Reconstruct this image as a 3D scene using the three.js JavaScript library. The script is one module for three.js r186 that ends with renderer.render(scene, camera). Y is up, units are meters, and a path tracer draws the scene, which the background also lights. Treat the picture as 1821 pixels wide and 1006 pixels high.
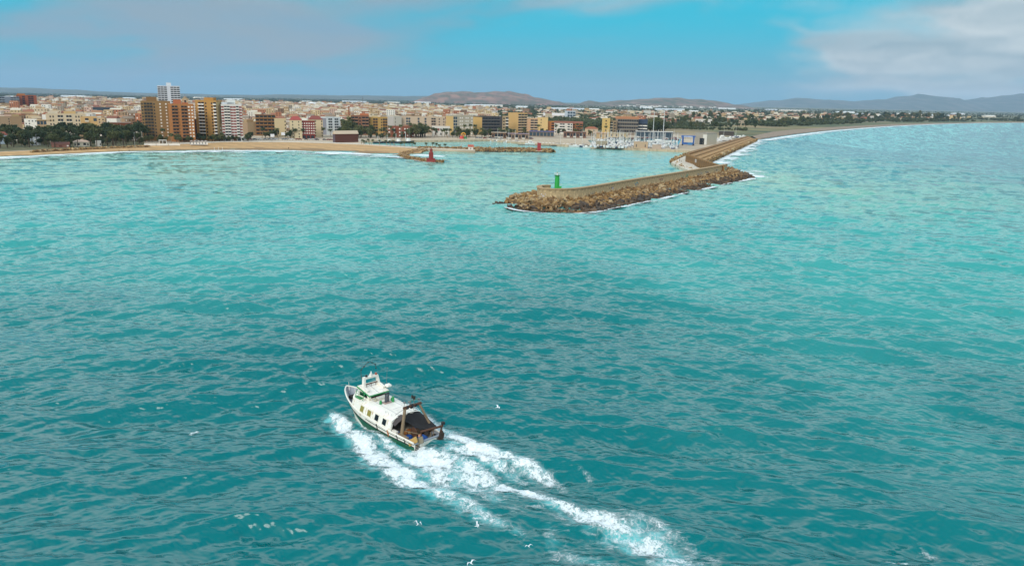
import * as THREE from 'three';
import { mergeGeometries } from 'three/addons/utils/BufferGeometryUtils.js';
import { ConvexGeometry } from 'three/addons/geometries/ConvexGeometry.js';

// ---------------------------------------------------------------- camera
const EYE = 46, FOCAL = 1402, PITCH = Math.atan(325 / FOCAL), ROLL = THREE.MathUtils.degToRad(1.15);
const scene = new THREE.Scene();
const camera = new THREE.PerspectiveCamera(2 * Math.atan(503 / FOCAL) * 180 / Math.PI, 1821 / 1006, 1, 60000);
camera.rotation.order = 'YXZ';
camera.position.set(0, EYE, 0);
camera.rotation.set(-PITCH, 0, ROLL);
camera.updateMatrixWorld();

// ---------------------------------------------------------------- noise
function rng(seed) { let s = seed >>> 0; return () => { s = (s + 0x6D2B79F5) >>> 0; let t = Math.imul(s ^ (s >>> 15), 1 | s); t = (t + Math.imul(t ^ (t >>> 7), 61 | t)) ^ t; return ((t ^ (t >>> 14)) >>> 0) / 4294967296; }; }
function hash(x, y) { let h = Math.imul(x | 0, 374761393) + Math.imul(y | 0, 668265263) | 0; h = Math.imul(h ^ (h >>> 13), 1274126177); return ((h ^ (h >>> 16)) >>> 0) / 4294967296; }
function vnoise(x, y) { const xi = Math.floor(x), yi = Math.floor(y), u = x - xi, v = y - yi, a = u * u * (3 - 2 * u), b = v * v * (3 - 2 * v); return (hash(xi, yi) * (1 - a) + hash(xi + 1, yi) * a) * (1 - b) + (hash(xi, yi + 1) * (1 - a) + hash(xi + 1, yi + 1) * a) * b; }
function fbm(x, y, n = 4) { let s = 0, a = 0.5, t = 0; for (let i = 0; i < n; i++) { s += a * vnoise(x, y); t += a; a *= 0.5; x = x * 2.03 + 17.3; y = y * 2.03 - 9.1; } return s / t; }
function gnoise(x, y) { const xi = Math.floor(x), yi = Math.floor(y), u = x - xi, v = y - yi, a = u * u * u * (u * (u * 6 - 15) + 10), b = v * v * v * (v * (v * 6 - 15) + 10), g = (i, j) => { const t = hash(xi + i, yi + j) * 6.28318; return Math.cos(t) * (u - i) + Math.sin(t) * (v - j); }; return 0.5 + 0.72 * lerp(lerp(g(0, 0), g(1, 0), a), lerp(g(0, 1), g(1, 1), a), b); }
function gfbm(x, y, n = 5) { let s = 0, a = 0.5, t = 0; for (let i = 0; i < n; i++) { s += a * gnoise(x, y); t += a; a *= 0.55; const q = x * 1.62 - y * 1.19 + 17.3; y = x * 1.19 + y * 1.62 - 9.1; x = q; } return s / t; }
const sstep = (a, b, x) => { const t = Math.min(1, Math.max(0, (x - a) / (b - a))); return t * t * (3 - 2 * t); };
const lerp = (a, b, t) => a + (b - a) * t, clamp = (x, a, b) => Math.min(b, Math.max(a, x));
const mix3 = (a, b, t) => [lerp(a[0], b[0], t), lerp(a[1], b[1], t), lerp(a[2], b[2], t)];

// ---------------------------------------------------------------- sky (air and clouds only)
const SUN = new THREE.Vector3(-0.36, 0.52, 0.77).normalize();
function skyColor(az, el) {                              // az: degrees right of straight ahead, el: degrees up
  const e = Math.max(el, 0), a = az * Math.PI / 180;
  let c = mix3([0.16, 0.38, 0.50], [0.03, 0.47, 0.64], sstep(0.0, 6.0, e));
  c = mix3(c, [0.06, 0.36, 0.64], sstep(12, 60, e));
  // unseen broken deck overhead, shaped for the sea to reflect: drawn out towards the horizon as a level layer is
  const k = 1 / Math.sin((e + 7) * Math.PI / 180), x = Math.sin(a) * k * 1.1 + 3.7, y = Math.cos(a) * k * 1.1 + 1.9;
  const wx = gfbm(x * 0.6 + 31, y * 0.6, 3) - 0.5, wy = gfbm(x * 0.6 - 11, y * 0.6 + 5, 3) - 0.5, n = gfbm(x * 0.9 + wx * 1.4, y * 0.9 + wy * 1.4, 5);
  const deck = sstep(0.26, 0.64, n + 0.10 * sstep(8, 20, e) - 0.27 * sstep(30, 62, e));  // thinned high above the view so wave faces reflect darker blue
  // banks low over the land and the bay, streaked along the horizon
  const w1 = gfbm(az * 0.05 + 4, el * 0.2 + 2, 4) - 0.5, w2 = gfbm(az * 0.10 + 40 + w1 * 1.5, el * 0.55 + w1 * 2, 6) - 0.5;
  const bank = (ca, ce, ra, re) => Math.exp(-Math.pow((az - ca + w1 * 12 + w2 * 6) / ra, 2) - Math.pow((el - ce + w1 * 2 + w2 * 2.4) / re, 2));
  const m = 1.2 * bank(-20, 4.0, 13, 2.6) + 0.95 * bank(33, 3.4, 13, 4.6) + 0.8 * bank(53, 6, 16, 6) + 0.8 * bank(-58, 5, 15, 4.4) + 0.6 * bank(-2, 7.4, 14, 2.0) + 0.7 * bank(95, 5, 26, 5) + 0.7 * bank(-105, 5, 26, 5) + 0.7 * bank(150, 5, 30, 5) + 0.7 * bank(-155, 5, 30, 5) + w2 * 1.1;
  const low = sstep(0.12, 0.85, m), up = sstep(7, 14, e), cover = clamp(lerp(low, deck, up), 0, 1);
  const shade = gfbm(az * 0.085 + 9 + w2 * 2, el * 0.5 + 3 + w1 * 2, 6), bright = sstep(-12, 30, az) * (1 - sstep(60, 120, az)) + 0.35 * sstep(60, 120, Math.abs(az));
  let cl = mix3(mix3([0.29, 0.37, 0.44], [0.62, 0.67, 0.69], bright), mix3([0.12, 0.22, 0.31], [0.32, 0.42, 0.48], bright), sstep(0.25, 0.75, shade));
  const over = mix3([1.65, 1.65, 1.63], [1.08, 1.12, 1.16], sstep(0.42, 0.74, n)); cl = mix3(cl, mix3([0.72, 0.74, 0.75], [0.46, 0.52, 0.57], sstep(0.40, 0.62, n)), sstep(6, 12, e)); cl = mix3(cl, over, sstep(14.5, 25, e));  // clouds above the view brightened to give the water pale reflections
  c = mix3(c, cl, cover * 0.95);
  c = mix3(c, [0.075, 0.22, 0.35], 0.7 * sstep(2.6, 0.2, e + w2 * 2) * Math.exp(-Math.pow((az + 26) / 20, 2)));   // rain-dark air under the left bank
  return c;
}
{
  const W = 2048, Hh = 1024, data = new Float32Array(W * Hh * 4);
  for (let j = 0; j < Hh; j++) for (let i = 0; i < W; i++) {
    const el = ((j + 0.5) / Hh - 0.5) * 180, th = ((i + 0.5) / W - 0.5) * 2 * Math.PI;   // th = atan2(z, x)
    let az = (th + Math.PI / 2) * 180 / Math.PI; if (az > 180) az -= 360;
    const o = (j * W + i) * 4;
    if (el < -1 && j % 8) { data.set(data.subarray(o - W * 4, o - W * 4 + 4), o); continue; }
    // blend the seam straight behind the camera
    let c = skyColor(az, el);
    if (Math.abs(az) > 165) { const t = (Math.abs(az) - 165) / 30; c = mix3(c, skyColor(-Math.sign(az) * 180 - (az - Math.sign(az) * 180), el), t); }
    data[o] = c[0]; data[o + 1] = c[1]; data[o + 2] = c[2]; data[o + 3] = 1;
  }
  const sky = new THREE.DataTexture(data, W, Hh, THREE.RGBAFormat, THREE.FloatType);
  sky.mapping = THREE.EquirectangularReflectionMapping; sky.magFilter = THREE.LinearFilter; sky.minFilter = THREE.LinearFilter; sky.wrapS = THREE.RepeatWrapping; sky.needsUpdate = true;
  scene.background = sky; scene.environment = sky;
}
const sun = new THREE.DirectionalLight(new THREE.Color(1.0, 0.955, 0.88), 2.1);
sun.name = 'sun'; sun.position.copy(SUN).multiplyScalar(1500).add(new THREE.Vector3(0, 0, -700)); sun.target.position.set(0, 0, -700);
sun.castShadow = true; sun.shadow.radius = 60; sun.shadow.mapSize.set(4096, 4096);
Object.assign(sun.shadow.camera, { left: -900, right: 900, top: 900, bottom: -900, near: 10, far: 4000 });
scene.add(sun, sun.target);
const renderer = new THREE.WebGLRenderer({ antialias: true });
renderer.toneMapping = THREE.LinearToneMapping; renderer.toneMappingExposure = 1.14; renderer.shadowMap.enabled = true;
scene.fog = new THREE.FogExp2(new THREE.Color(0.50, 0.75, 1.0), 0.000032);

// ---------------------------------------------------------------- helpers
const EYEV = new THREE.Vector3(0, EYE, 0);
function G(px, py, y = 0) {                               // where the line of sight through a point of the survey photo meets the level y
  const d = new THREE.Vector3((px - 910.5) / FOCAL, -(py - 503) / FOCAL, -1).applyMatrix4(new THREE.Matrix4().extractRotation(camera.matrixWorld));
  const t = (y - EYE) / d.y; return new THREE.Vector3(d.x * t, y, d.z * t);
}
function toPx(v) { const p = v.clone().sub(EYEV).applyMatrix4(new THREE.Matrix4().extractRotation(camera.matrixWorld).invert()); return [910.5 + FOCAL * p.x / -p.z, 503 - FOCAL * p.y / -p.z]; }
const GROUND = 2.0;
const counts = {};
function numbered(name) { const n = counts[name] = (counts[name] ?? -1) + 1; return n ? `${name}_${String(n).padStart(3, '0')}` : name; }
const ordinal = (n) => n + (n % 100 >= 11 && n % 100 <= 13 ? 'th' : ['th', 'st', 'nd', 'rd'][n % 10] ?? 'th');
function thing(name, label, category, pos, turn = 0, group) {
  const o = new THREE.Group(); o.name = numbered(name); scene.add(o);
  if (pos) o.position.copy(pos); o.rotation.y = turn; o.userData = { label, category }; if (group) o.userData.group = group; return o;
}
function tag(o, name, label, category, group, kind) { o.name = numbered(name); o.userData = { label, category }; if (group) o.userData.group = group; if (kind) o.userData.kind = kind; o.castShadow = o.receiveShadow = true; scene.add(o); return o; }
function structure(name, geo, mat, label) { const o = new THREE.Mesh(geo, mat); o.name = numbered(name); o.userData = { kind: 'structure', label, category: name.replaceAll('_', ' ') }; o.castShadow = o.receiveShadow = true; scene.add(o); return o; }
function part(parent, name, geo, mat, x = 0, y = 0, z = 0) { const o = new THREE.Mesh(geo, mat); o.name = name; o.position.set(x, y, z); o.castShadow = o.receiveShadow = true; parent.add(o); return o; }
const UNIT = new THREE.BoxGeometry(1, 1, 1);
function box(parent, name, mat, x, y, z, w, h, d) { const o = part(parent, name, UNIT, mat, x, y, z); o.scale.set(w, h, d); return o; }   // centre x, y, z
function rod(a, b, r0, r1 = r0, seg = 7) { const d = b.clone().sub(a), g = new THREE.CylinderGeometry(r1, r0, d.length(), seg); g.applyQuaternion(new THREE.Quaternion().setFromUnitVectors(new THREE.Vector3(0, 1, 0), d.normalize())); g.translate((a.x + b.x) / 2, (a.y + b.y) / 2, (a.z + b.z) / 2); return g; }
const V = (x, y, z) => new THREE.Vector3(x, y, z);
const mats = {};
function mat(color, rough = 0.85, extra = {}) { const key = color + rough + JSON.stringify(extra); return mats[key] ??= new THREE.MeshStandardMaterial({ color, roughness: rough, ...extra }); }
function dataTex(w, h, fn, srgb = true, repeat = true) {
  const d = new Uint8Array(w * h * 4), c = [0, 0, 0, 255];
  for (let j = 0; j < h; j++) for (let i = 0; i < w; i++) { c[3] = 255; fn(i, j, c); d.set([clamp(c[0], 0, 255), clamp(c[1], 0, 255), clamp(c[2], 0, 255), clamp(c[3], 0, 255)], (j * w + i) * 4); }
  const t = new THREE.DataTexture(d, w, h); t.magFilter = THREE.LinearFilter; t.minFilter = THREE.LinearFilter; if (repeat) t.wrapS = t.wrapT = THREE.RepeatWrapping; if (srgb) t.colorSpace = THREE.SRGBColorSpace; t.needsUpdate = true; return t;
}
function tileNoise(x, y, p, oct = 4) { let s = 0, a = 0.5, t = 0, f = p; for (let o = 0; o < oct; o++) { const X = x * f, Y = y * f, xi = Math.floor(X), yi = Math.floor(Y), u = X - xi, v = Y - yi, A = u * u * (3 - 2 * u), B = v * v * (3 - 2 * v), h = (i, j) => hash(((i % f) + f) % f + o * 131, ((j % f) + f) % f + o * 71); s += a * ((h(xi, yi) * (1 - A) + h(xi + 1, yi) * A) * (1 - B) + (h(xi, yi + 1) * (1 - A) + h(xi + 1, yi + 1) * A) * B); t += a; a *= 0.55; f *= 2; } return s / t; }
function geoFrom(pos, idx, uv, col) { const g = new THREE.BufferGeometry(); g.setAttribute('position', new THREE.Float32BufferAttribute(pos, 3)); if (uv) g.setAttribute('uv', new THREE.Float32BufferAttribute(uv, 2)); if (col) g.setAttribute('color', new THREE.Float32BufferAttribute(col, 3)); if (idx) g.setIndex(idx); g.computeVertexNormals(); return g; }
function planarUV(g, s = 1) { const p = g.attributes.position, uv = new Float32Array(p.count * 2); for (let i = 0; i < p.count; i++) { uv[2 * i] = p.getX(i) / s; uv[2 * i + 1] = -p.getZ(i) / s; } g.setAttribute('uv', new THREE.BufferAttribute(uv, 2)); return g; }
function inPoly(x, z, P) { let c = false; for (let i = 0, j = P.length - 1; i < P.length; j = i++) { if ((P[i].z > z) !== (P[j].z > z) && x < (P[j].x - P[i].x) * (z - P[i].z) / (P[j].z - P[i].z) + P[i].x) c = !c; } return c; }
function segDist(x, z, A, B) { const dx = B.x - A.x, dz = B.z - A.z, t = clamp(((x - A.x) * dx + (z - A.z) * dz) / (dx * dx + dz * dz + 1e-9), 0, 1); return [Math.hypot(x - A.x - dx * t, z - A.z - dz * t), t]; }
function lineDist(x, z, L) { let best = 1e9, at = 0; for (let i = 0; i + 1 < L.length; i++) { const [d, t] = segDist(x, z, L[i], L[i + 1]); if (d < best) { best = d; at = i + t; } } return [best, at / (L.length - 1)]; }
function sheet(pts, y, mat, name, label, uvS = 1) {       // a level sheet with a lip that goes down below the water
  const s = new THREE.Shape(pts.map((p) => new THREE.Vector2(p.x, -p.z)));
  const g = new THREE.ExtrudeGeometry(s, { depth: 3, bevelEnabled: false }); g.rotateX(-Math.PI / 2); g.translate(0, y - 3, 0); planarUV(g, uvS); return structure(name, g, mat, label);
}
// ---------------------------------------------------------------- coast lines surveyed from the photo
const beachLow = [[-420, 300], [-200, 289], [-60, 282], [0, 279], [60, 276.5], [120, 273.6], [200, 270.3], [260, 268.8], [330, 267.6], [400, 267], [460, 267.2], [520, 268], [580, 269.6], [640, 272.4], [690, 275.4], [722, 276.5], [748, 273.5]].map((p) => G(...p, 0));
const beachTop = [[-420, 289], [-200, 279], [-60, 272.5], [0, 270], [60, 267.5], [120, 264.5], [200, 261.4], [260, 259], [330, 256], [400, 252.8], [460, 252.4], [520, 253], [580, 254.6], [640, 257.2], [690, 260.4], [722, 262.6], [752, 264.6]].map((p) => G(...p, GROUND));
const bayLow = [[1352, 249], [1378, 245.2], [1404, 241.3], [1440, 236.6], [1480, 232.2], [1530, 228], [1590, 224], [1660, 220.8], [1740, 218.8], [1821, 218.2]].map((p) => G(...p, 0));
const bayTop = [[1338, 242], [1372, 234.5], [1404, 231], [1440, 228.4], [1480, 226], [1530, 223.4], [1590, 220.4], [1660, 218.4], [1740, 217.2], [1821, 217]].map((p) => G(...p, GROUND));
const harbour = [[648, 255.6], [640, 252.4], [652, 249.6], [700, 249.4], [800, 248.6], [870, 247.6], [930, 252.6], [1010, 257.2], [1045, 257.2], [1052, 259.6], [1100, 262], [1160, 264.4], [1240, 268], [1226, 276], [1193, 289], [1160, 305], [1040, 330], [1000, 330], [960, 300], [985, 271], [850, 269], [840, 266], [760, 262], [700, 258.4]].map((p) => G(...p, 0));
const wallFront = [[955, 351], [962, 353.5], [985, 355], [1020, 354], [1050, 350], [1080, 344.5], [1130, 335], [1190, 324.5], [1250, 313.5], [1293, 305]].map((p) => G(...p, 2.2));
const rockToe = [[889, 364.5], [915, 373], [955, 378.5], [1000, 380.5], [1050, 378], [1100, 369], [1150, 358.5], [1200, 347.5], [1260, 334], [1310, 323.5], [1337, 317]].map((p) => G(...p, 0));
const tailToe = [[1337, 317], [1318, 309], [1293, 303], [1272, 296.5], [1262, 291.5], [1268, 286.5], [1284, 279.5], [1304, 270], [1326, 259.5], [1346, 249]].map((p) => G(...p, 0));

// ---------------------------------------------------------------- the boat's place, the wake
const BOAT = V(-17.75, 0, -105.66), HEAD = V(-0.7336, 0, -0.6796), STAR = V(0.6796, 0, -0.7336);
const toBoat = (x, z) => [(x - BOAT.x) * HEAD.x + (z - BOAT.z) * HEAD.z, (x - BOAT.x) * STAR.x + (z - BOAT.z) * STAR.z];
const W = (...a) => a.map((p) => Object.assign(G(p[0], p[1], 0), { w: p[2], d: p[3] }));
// foam lanes: image place, half width in metres, how dense
const lanes = [
  W([590, 738, 0.7, 0.8], [606, 752, 1.2, 0.95], [632, 778, 1.5, 0.95], [668, 808, 1.7, 0.95], [710, 838, 1.8, 0.9], [760, 868, 1.9, 0.85], [812, 898, 1.7, 0.7], [866, 925, 1.3, 0.6], [915, 944, 0.9, 0.42], [960, 962, 0.6, 0.2]),
  W([634, 742, 0.5, 0.6], [660, 770, 0.9, 0.85], [698, 797, 1.0, 0.9], [738, 815, 1.0, 1.0], [790, 832, 1.9, 1.0], [850, 845, 2.0, 1.0], [905, 868, 1.6, 0.95], [955, 886, 1.2, 0.9], [1000, 905, 0.9, 0.75], [1050, 925, 1.7, 0.85], [1100, 942, 2.5, 0.85], [1150, 962, 3.0, 0.8], [1185, 985, 3.1, 0.7], [1210, 1012, 3.2, 0.7]),
  W([724, 734, 0.5, 0.7], [760, 752, 1.2, 0.9], [800, 776, 1.9, 1.0], [845, 798, 2.0, 1.0], [900, 818, 1.6, 0.85], [950, 836, 1.4, 0.65], [995, 858, 1.0, 0.5], [1020, 880, 0.6, 0.3]),
  W([800, 800, 1.2, 0.9], [850, 812, 1.2, 0.9], [900, 834, 1.2, 0.7], [930, 850, 1.1, 0.4]),
  W([770, 830, 2.6, 0.9], [830, 866, 2.2, 0.75], [880, 892, 1.8, 0.5], [920, 915, 1.2, 0.25]),
  W([742, 810, 2.0, 1.0], [785, 820, 2.6, 1.0], [840, 838, 2.3, 1.0]),
  W([780, 812, 3.6, 0.5], [850, 842, 4.2, 0.5], [930, 880, 3.6, 0.42], [1000, 912, 3.0, 0.34], [1080, 945, 3.4, 0.4]),
  W([1110, 920, 1.2, 0.5], [1160, 930, 1.2, 0.55], [1200, 955, 1.0, 0.5], [1260, 985, 1.0, 0.35], [1320, 1005, 0.8, 0.25]),
  W([975, 940, 1.0, 0.3], [1000, 980, 1.6, 0.4], [1060, 1004, 2.0, 0.45], [1100, 1030, 2.0, 0.4]),
  W([1575, 988, 0.35, 0.7], [1592, 995, 0.4, 0.75], [1608, 1005, 0.35, 0.7]),
  W([1640, 970, 0.5, 0.35], [1672, 984, 0.7, 0.5], [1700, 998, 0.7, 0.45], [1740, 992, 0.6, 0.3]),
  W([339, 767, 0.22, 0.95], [348, 761, 0.3, 1.0], [361, 754, 0.16, 0.8]),
  W([1030, 838, 0.3, 0.5], [1046, 846, 0.4, 0.6], [1052, 858, 0.4, 0.35]),
];
function laneDensity(x, z, few = 99) {
  let s = 0;
  for (const L of lanes.slice(0, few)) for (let i = 0; i + 1 < L.length; i++) {
    const [d, t] = segDist(x, z, L[i], L[i + 1]), w = 0.87 * lerp(L[i].w, L[i + 1].w, t), k = 0.94 * lerp(L[i].d, L[i + 1].d, t);
    if (d < w * 2.4) s = Math.max(s, k * Math.exp(-Math.pow(d / w / 1.25, 2.2)));
  }
  return s;
}

// ---------------------------------------------------------------- sea surface
const waves = []; {
  const r = rng(71);
  for (let i = 0; i < 64; i++) {
    const lam = 1.3 * Math.pow(30, (i + r() * 0.9) / 64), g = (r() + r() + r() - 1.5) / 1.5;
    const th = g * (lam > 9 ? 0.42 : 0.75) + 0.06, pk = lam > 22 ? 0.6 : lam > 10 ? 1.0 : lam > 4 ? 1.12 : lam > 2.0 ? 1.1 : 0.9;
    const k = 2 * Math.PI / lam; waves.push({ k, kx: k * Math.sin(th), kz: k * Math.cos(th), sx: Math.sin(th), sz: Math.cos(th), a: 0.060 * pk / k, lam, p: r() * 6.283 });
  }
}
const CURVE = 300;
function calm(x, z) {
  const d = Math.hypot(x, z); let c = 1 - 0.3 * sstep(300, 900, d);
  if (d > 380 && inPoly(x, z, harbour)) c *= 0.4;
  return c;
}
function swell(x, z, step, out) {                        // displaced point of the water that rests at x, z
  let h = 0, dx = 0, dz = 0, gx = 0, gz = 0; const eta = -z + Math.sqrt(x * x + CURVE * CURVE) - CURVE, s = x / Math.sqrt(x * x + CURVE * CURVE);
  const gust = (0.74 + 0.52 * vnoise(x / 34 + 7, z / 46 + 3)) * calm(x, z);
  const [bx, bz] = toBoat(x, z), near = 1 - 0.75 * Math.exp(-Math.pow(bx / 10, 4) - Math.pow(bz / 3.4, 4));
  for (const w of waves) {
    const f0 = w.a * gust, ph = w.kx * x + w.kz * eta + w.p, cs = Math.cos(ph);
    gx += f0 * cs * (w.kx + w.kz * s); gz -= f0 * cs * w.kz;
    if (w.lam < step * 2.2) continue;
    const f = f0 * sstep(step * 2.2, step * 4, w.lam), sn = Math.sin(ph);
    h += f * sn; dx -= f * cs * (w.sx + w.sz * s) * -0.5; dz -= f * cs * w.sz * 0.5;
  }
  h *= near;
  if (Math.abs(bx) < 60 && Math.abs(bz) < 40) {          // bow wave and wash
    const arm = Math.abs(bz) - 2.7 - Math.max(0, 8 - bx) * 0.13; if (bx < 9) h += 0.42 * Math.exp(-arm * arm / 1.1) * sstep(9, 7, bx) * Math.exp(-Math.max(0, 7 - bx) / 14);
    if (bx < -8) h += 0.3 * Math.exp(-bz * bz / 3) * Math.exp((bx + 9) / 6);
  }
  out[0] = x + dx * near; out[1] = h; out[2] = z + dz * near; out[3] = gx; out[4] = gz; return out;
}
function waterColor(x, z) {
  const d = Math.hypot(x, z), wx = fbm(x / 120 + 9, z / 160, 3) - 0.5, p = fbm(x / 60 + wx * 2, z / 110 - wx, 4) - 0.5, q = fbm(x / 26, z / 40 + 8, 3) - 0.5;
  const shallow = sstep(75, 360, d + p * 150 + wx * 130 - Math.max(0, x - 60) * 0.18), silt = sstep(250, 430, d + p * 190 + wx * 60 - Math.abs(x - 20) * 0.55);
  let c = mix3([0.0002, 0.130, 0.136], [0.05, 0.32, 0.30], shallow);
  c = mix3(c, [0.21, 0.40, 0.29], 0.8 * silt * (0.75 + q * 0.9));
  if (x > 160) c = mix3(c, [0.02, 0.23, 0.26], 0.75 * sstep(160, 420, x + p * 160));
  if (x > 400) { const [b] = lineDist(x, z, bayLow); c = mix3(c, [0.10, 0.42, 0.40], 0.9 * sstep(320, 120, b + p * 60)); }
  if (d > 380 && inPoly(x, z, harbour)) c = mix3(c, [0.15, 0.42, 0.37], 0.8);
  return c;
}
{
  const angs = [], rs = [];
  for (let a = 44; a < 316; a += 4) angs.push(a); for (let i = 0; i <= 880; i++) angs.push(-44 + 88 * i / 880);
  for (const r of [0.5, 15, 30, 42, 50]) rs.push(r);
  let r = 55; while (r < 9000) { rs.push(r); const s = Math.hypot(r, EYE); r += Math.max(0.24, 0.62 * s * s / (788 * EYE)); if (r > 2500) r += 60; }
  const nA = angs.length, nR = rs.length, pos = new Float32Array(nA * nR * 3), col = new Float32Array(nA * nR * 3), uv = new Float32Array(nA * nR * 2), slope = new Float32Array(nA * nR * 2), o = [0, 0, 0, 0, 0];
  for (let j = 0; j < nR; j++) {
    const step = Math.max(rs[j] * 88 / 880 * Math.PI / 180, (rs[Math.min(j + 1, nR - 1)] - rs[j]) * 0.7);
    for (let i = 0; i < nA; i++) {
      const a = angs[i] * Math.PI / 180, x = rs[j] * Math.sin(a), z = -rs[j] * Math.cos(a), n = j * nA + i;
      swell(x, z, angs[i] > 44 ? 40 : step, o); pos[n * 3] = o[0]; pos[n * 3 + 1] = o[1]; pos[n * 3 + 2] = o[2]; slope[n * 2] = o[3]; slope[n * 2 + 1] = o[4];
      let c = waterColor(x, z);
      if (rs[j] < 135 && Math.abs(x) < 75) {             // aerated water under and beside the foam
        const jx = (fbm(x / 2.5, z / 2.5, 3) - 0.5) * 2.4, jz = (fbm(x / 2.5 + 40, z / 2.5, 3) - 0.5) * 2.4, air = Math.max(laneDensity(x, z, 9), 0.85 * laneDensity(x + jx, z + jz, 9), 0.7 * laneDensity(x + 0.5 + jx * 0.6, z - 0.5 + jz * 0.6, 9));
        if (air > 0.02) { const q = fbm(x / 1.5, z / 1.5, 4), k = air * (0.25 + 1.3 * q); c = mix3(c, [0.09, 0.46, 0.47], clamp(sstep(0.22, 0.75, k) * 0.95, 0, 0.95)); }
      }
      col.set(c, n * 3); uv[2 * n] = x; uv[2 * n + 1] = -z;
    }
  }
  const idx = new Uint32Array((nR - 1) * nA * 6); let q = 0;
  for (let j = 0; j + 1 < nR; j++) for (let i = 0; i < nA; i++) { const b = j * nA + i, c = j * nA + (i + 1) % nA; idx[q++] = b; idx[q++] = c; idx[q++] = b + nA; idx[q++] = c; idx[q++] = c + nA; idx[q++] = b + nA; }
  const g = new THREE.BufferGeometry(); g.setAttribute('position', new THREE.BufferAttribute(pos, 3)); g.setAttribute('color', new THREE.BufferAttribute(col, 3)); g.setAttribute('uv', new THREE.BufferAttribute(uv, 2)); g.setIndex(new THREE.BufferAttribute(idx, 1)); g.computeVertexNormals();
  { const N = g.attributes.normal.array; for (let n = 0; n < nA * nR; n++) { const t = sstep(120, 190, rs[Math.floor(n / nA)]); if (t <= 0) continue; const q = 1 - 0.62 * sstep(230, 800, rs[Math.floor(n / nA)]), x = lerp(N[n * 3], -slope[n * 2] * q, t), y = lerp(N[n * 3 + 1], 1, t), z = lerp(N[n * 3 + 2], -slope[n * 2 + 1] * q, t), l = Math.hypot(x, y, z); N[n * 3] = x / l; N[n * 3 + 1] = y / l; N[n * 3 + 2] = z / l; } }
  console.log('sea', nA, nR);
  // ripples that are finer than the mesh: slopes summed from short waves that fit the tile
  const N = 1024, TILE = 26, sxA = new Float32Array(N * N), szA = new Float32Array(N * N), rr = rng(5);
  for (let m = 0; m < 46; m++) {
    const lam = 0.45 * Math.pow(8, rr()), th = (rr() + rr() + rr() - 1.5) * 1.15, nx = Math.round(TILE / lam * Math.sin(th)), nz = Math.max(1, Math.round(TILE / lam * Math.cos(th))), k = Math.hypot(nx, nz), ph = rr() * 6.283, am = 0.038 * (lam > 1.4 ? 1.1 : 0.8);
    const tx = new Float32Array(N * 2), tz = new Float32Array(N * 2);
    for (let i = 0; i < N; i++) { tx[2 * i] = Math.cos(6.28318 * nx * i / N); tx[2 * i + 1] = Math.sin(6.28318 * nx * i / N); tz[2 * i] = Math.cos(6.28318 * nz * i / N + ph); tz[2 * i + 1] = Math.sin(6.28318 * nz * i / N + ph); }
    for (let j = 0; j < N; j++) for (let i = 0; i < N; i++) { const cs = tx[2 * i] * tz[2 * j] - tx[2 * i + 1] * tz[2 * j + 1]; sxA[j * N + i] += am * cs * nx / k; szA[j * N + i] += am * cs * nz / k; }
  }
  const ripple = dataTex(N, N, (i, j, c) => { const a = sxA[j * N + i], b = szA[j * N + i], l = 127.5 / Math.sqrt(a * a + b * b + 1); c[0] = 127.5 - a * l; c[1] = 127.5 - b * l; c[2] = 127.5 + l; }, false);
  ripple.repeat.set(1 / TILE, 1 / TILE);
  const fine = dataTex(512, 512, (i, j, c) => { c[0] = c[1] = c[2] = 255 * tileNoise(i / 512, j / 512, 24, 4); }, false);
  fine.repeat.set(1 / 11.3, 1 / 11.3);
  const water = new THREE.MeshPhysicalMaterial({ vertexColors: true, roughness: 0.12, ior: 1.38, normalMap: ripple, normalScale: new THREE.Vector2(1, 1), bumpMap: fine, bumpScale: 0.012 });
  structure('sea', g, water, 'turquoise sea with wind waves filling the foreground');
}

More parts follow.
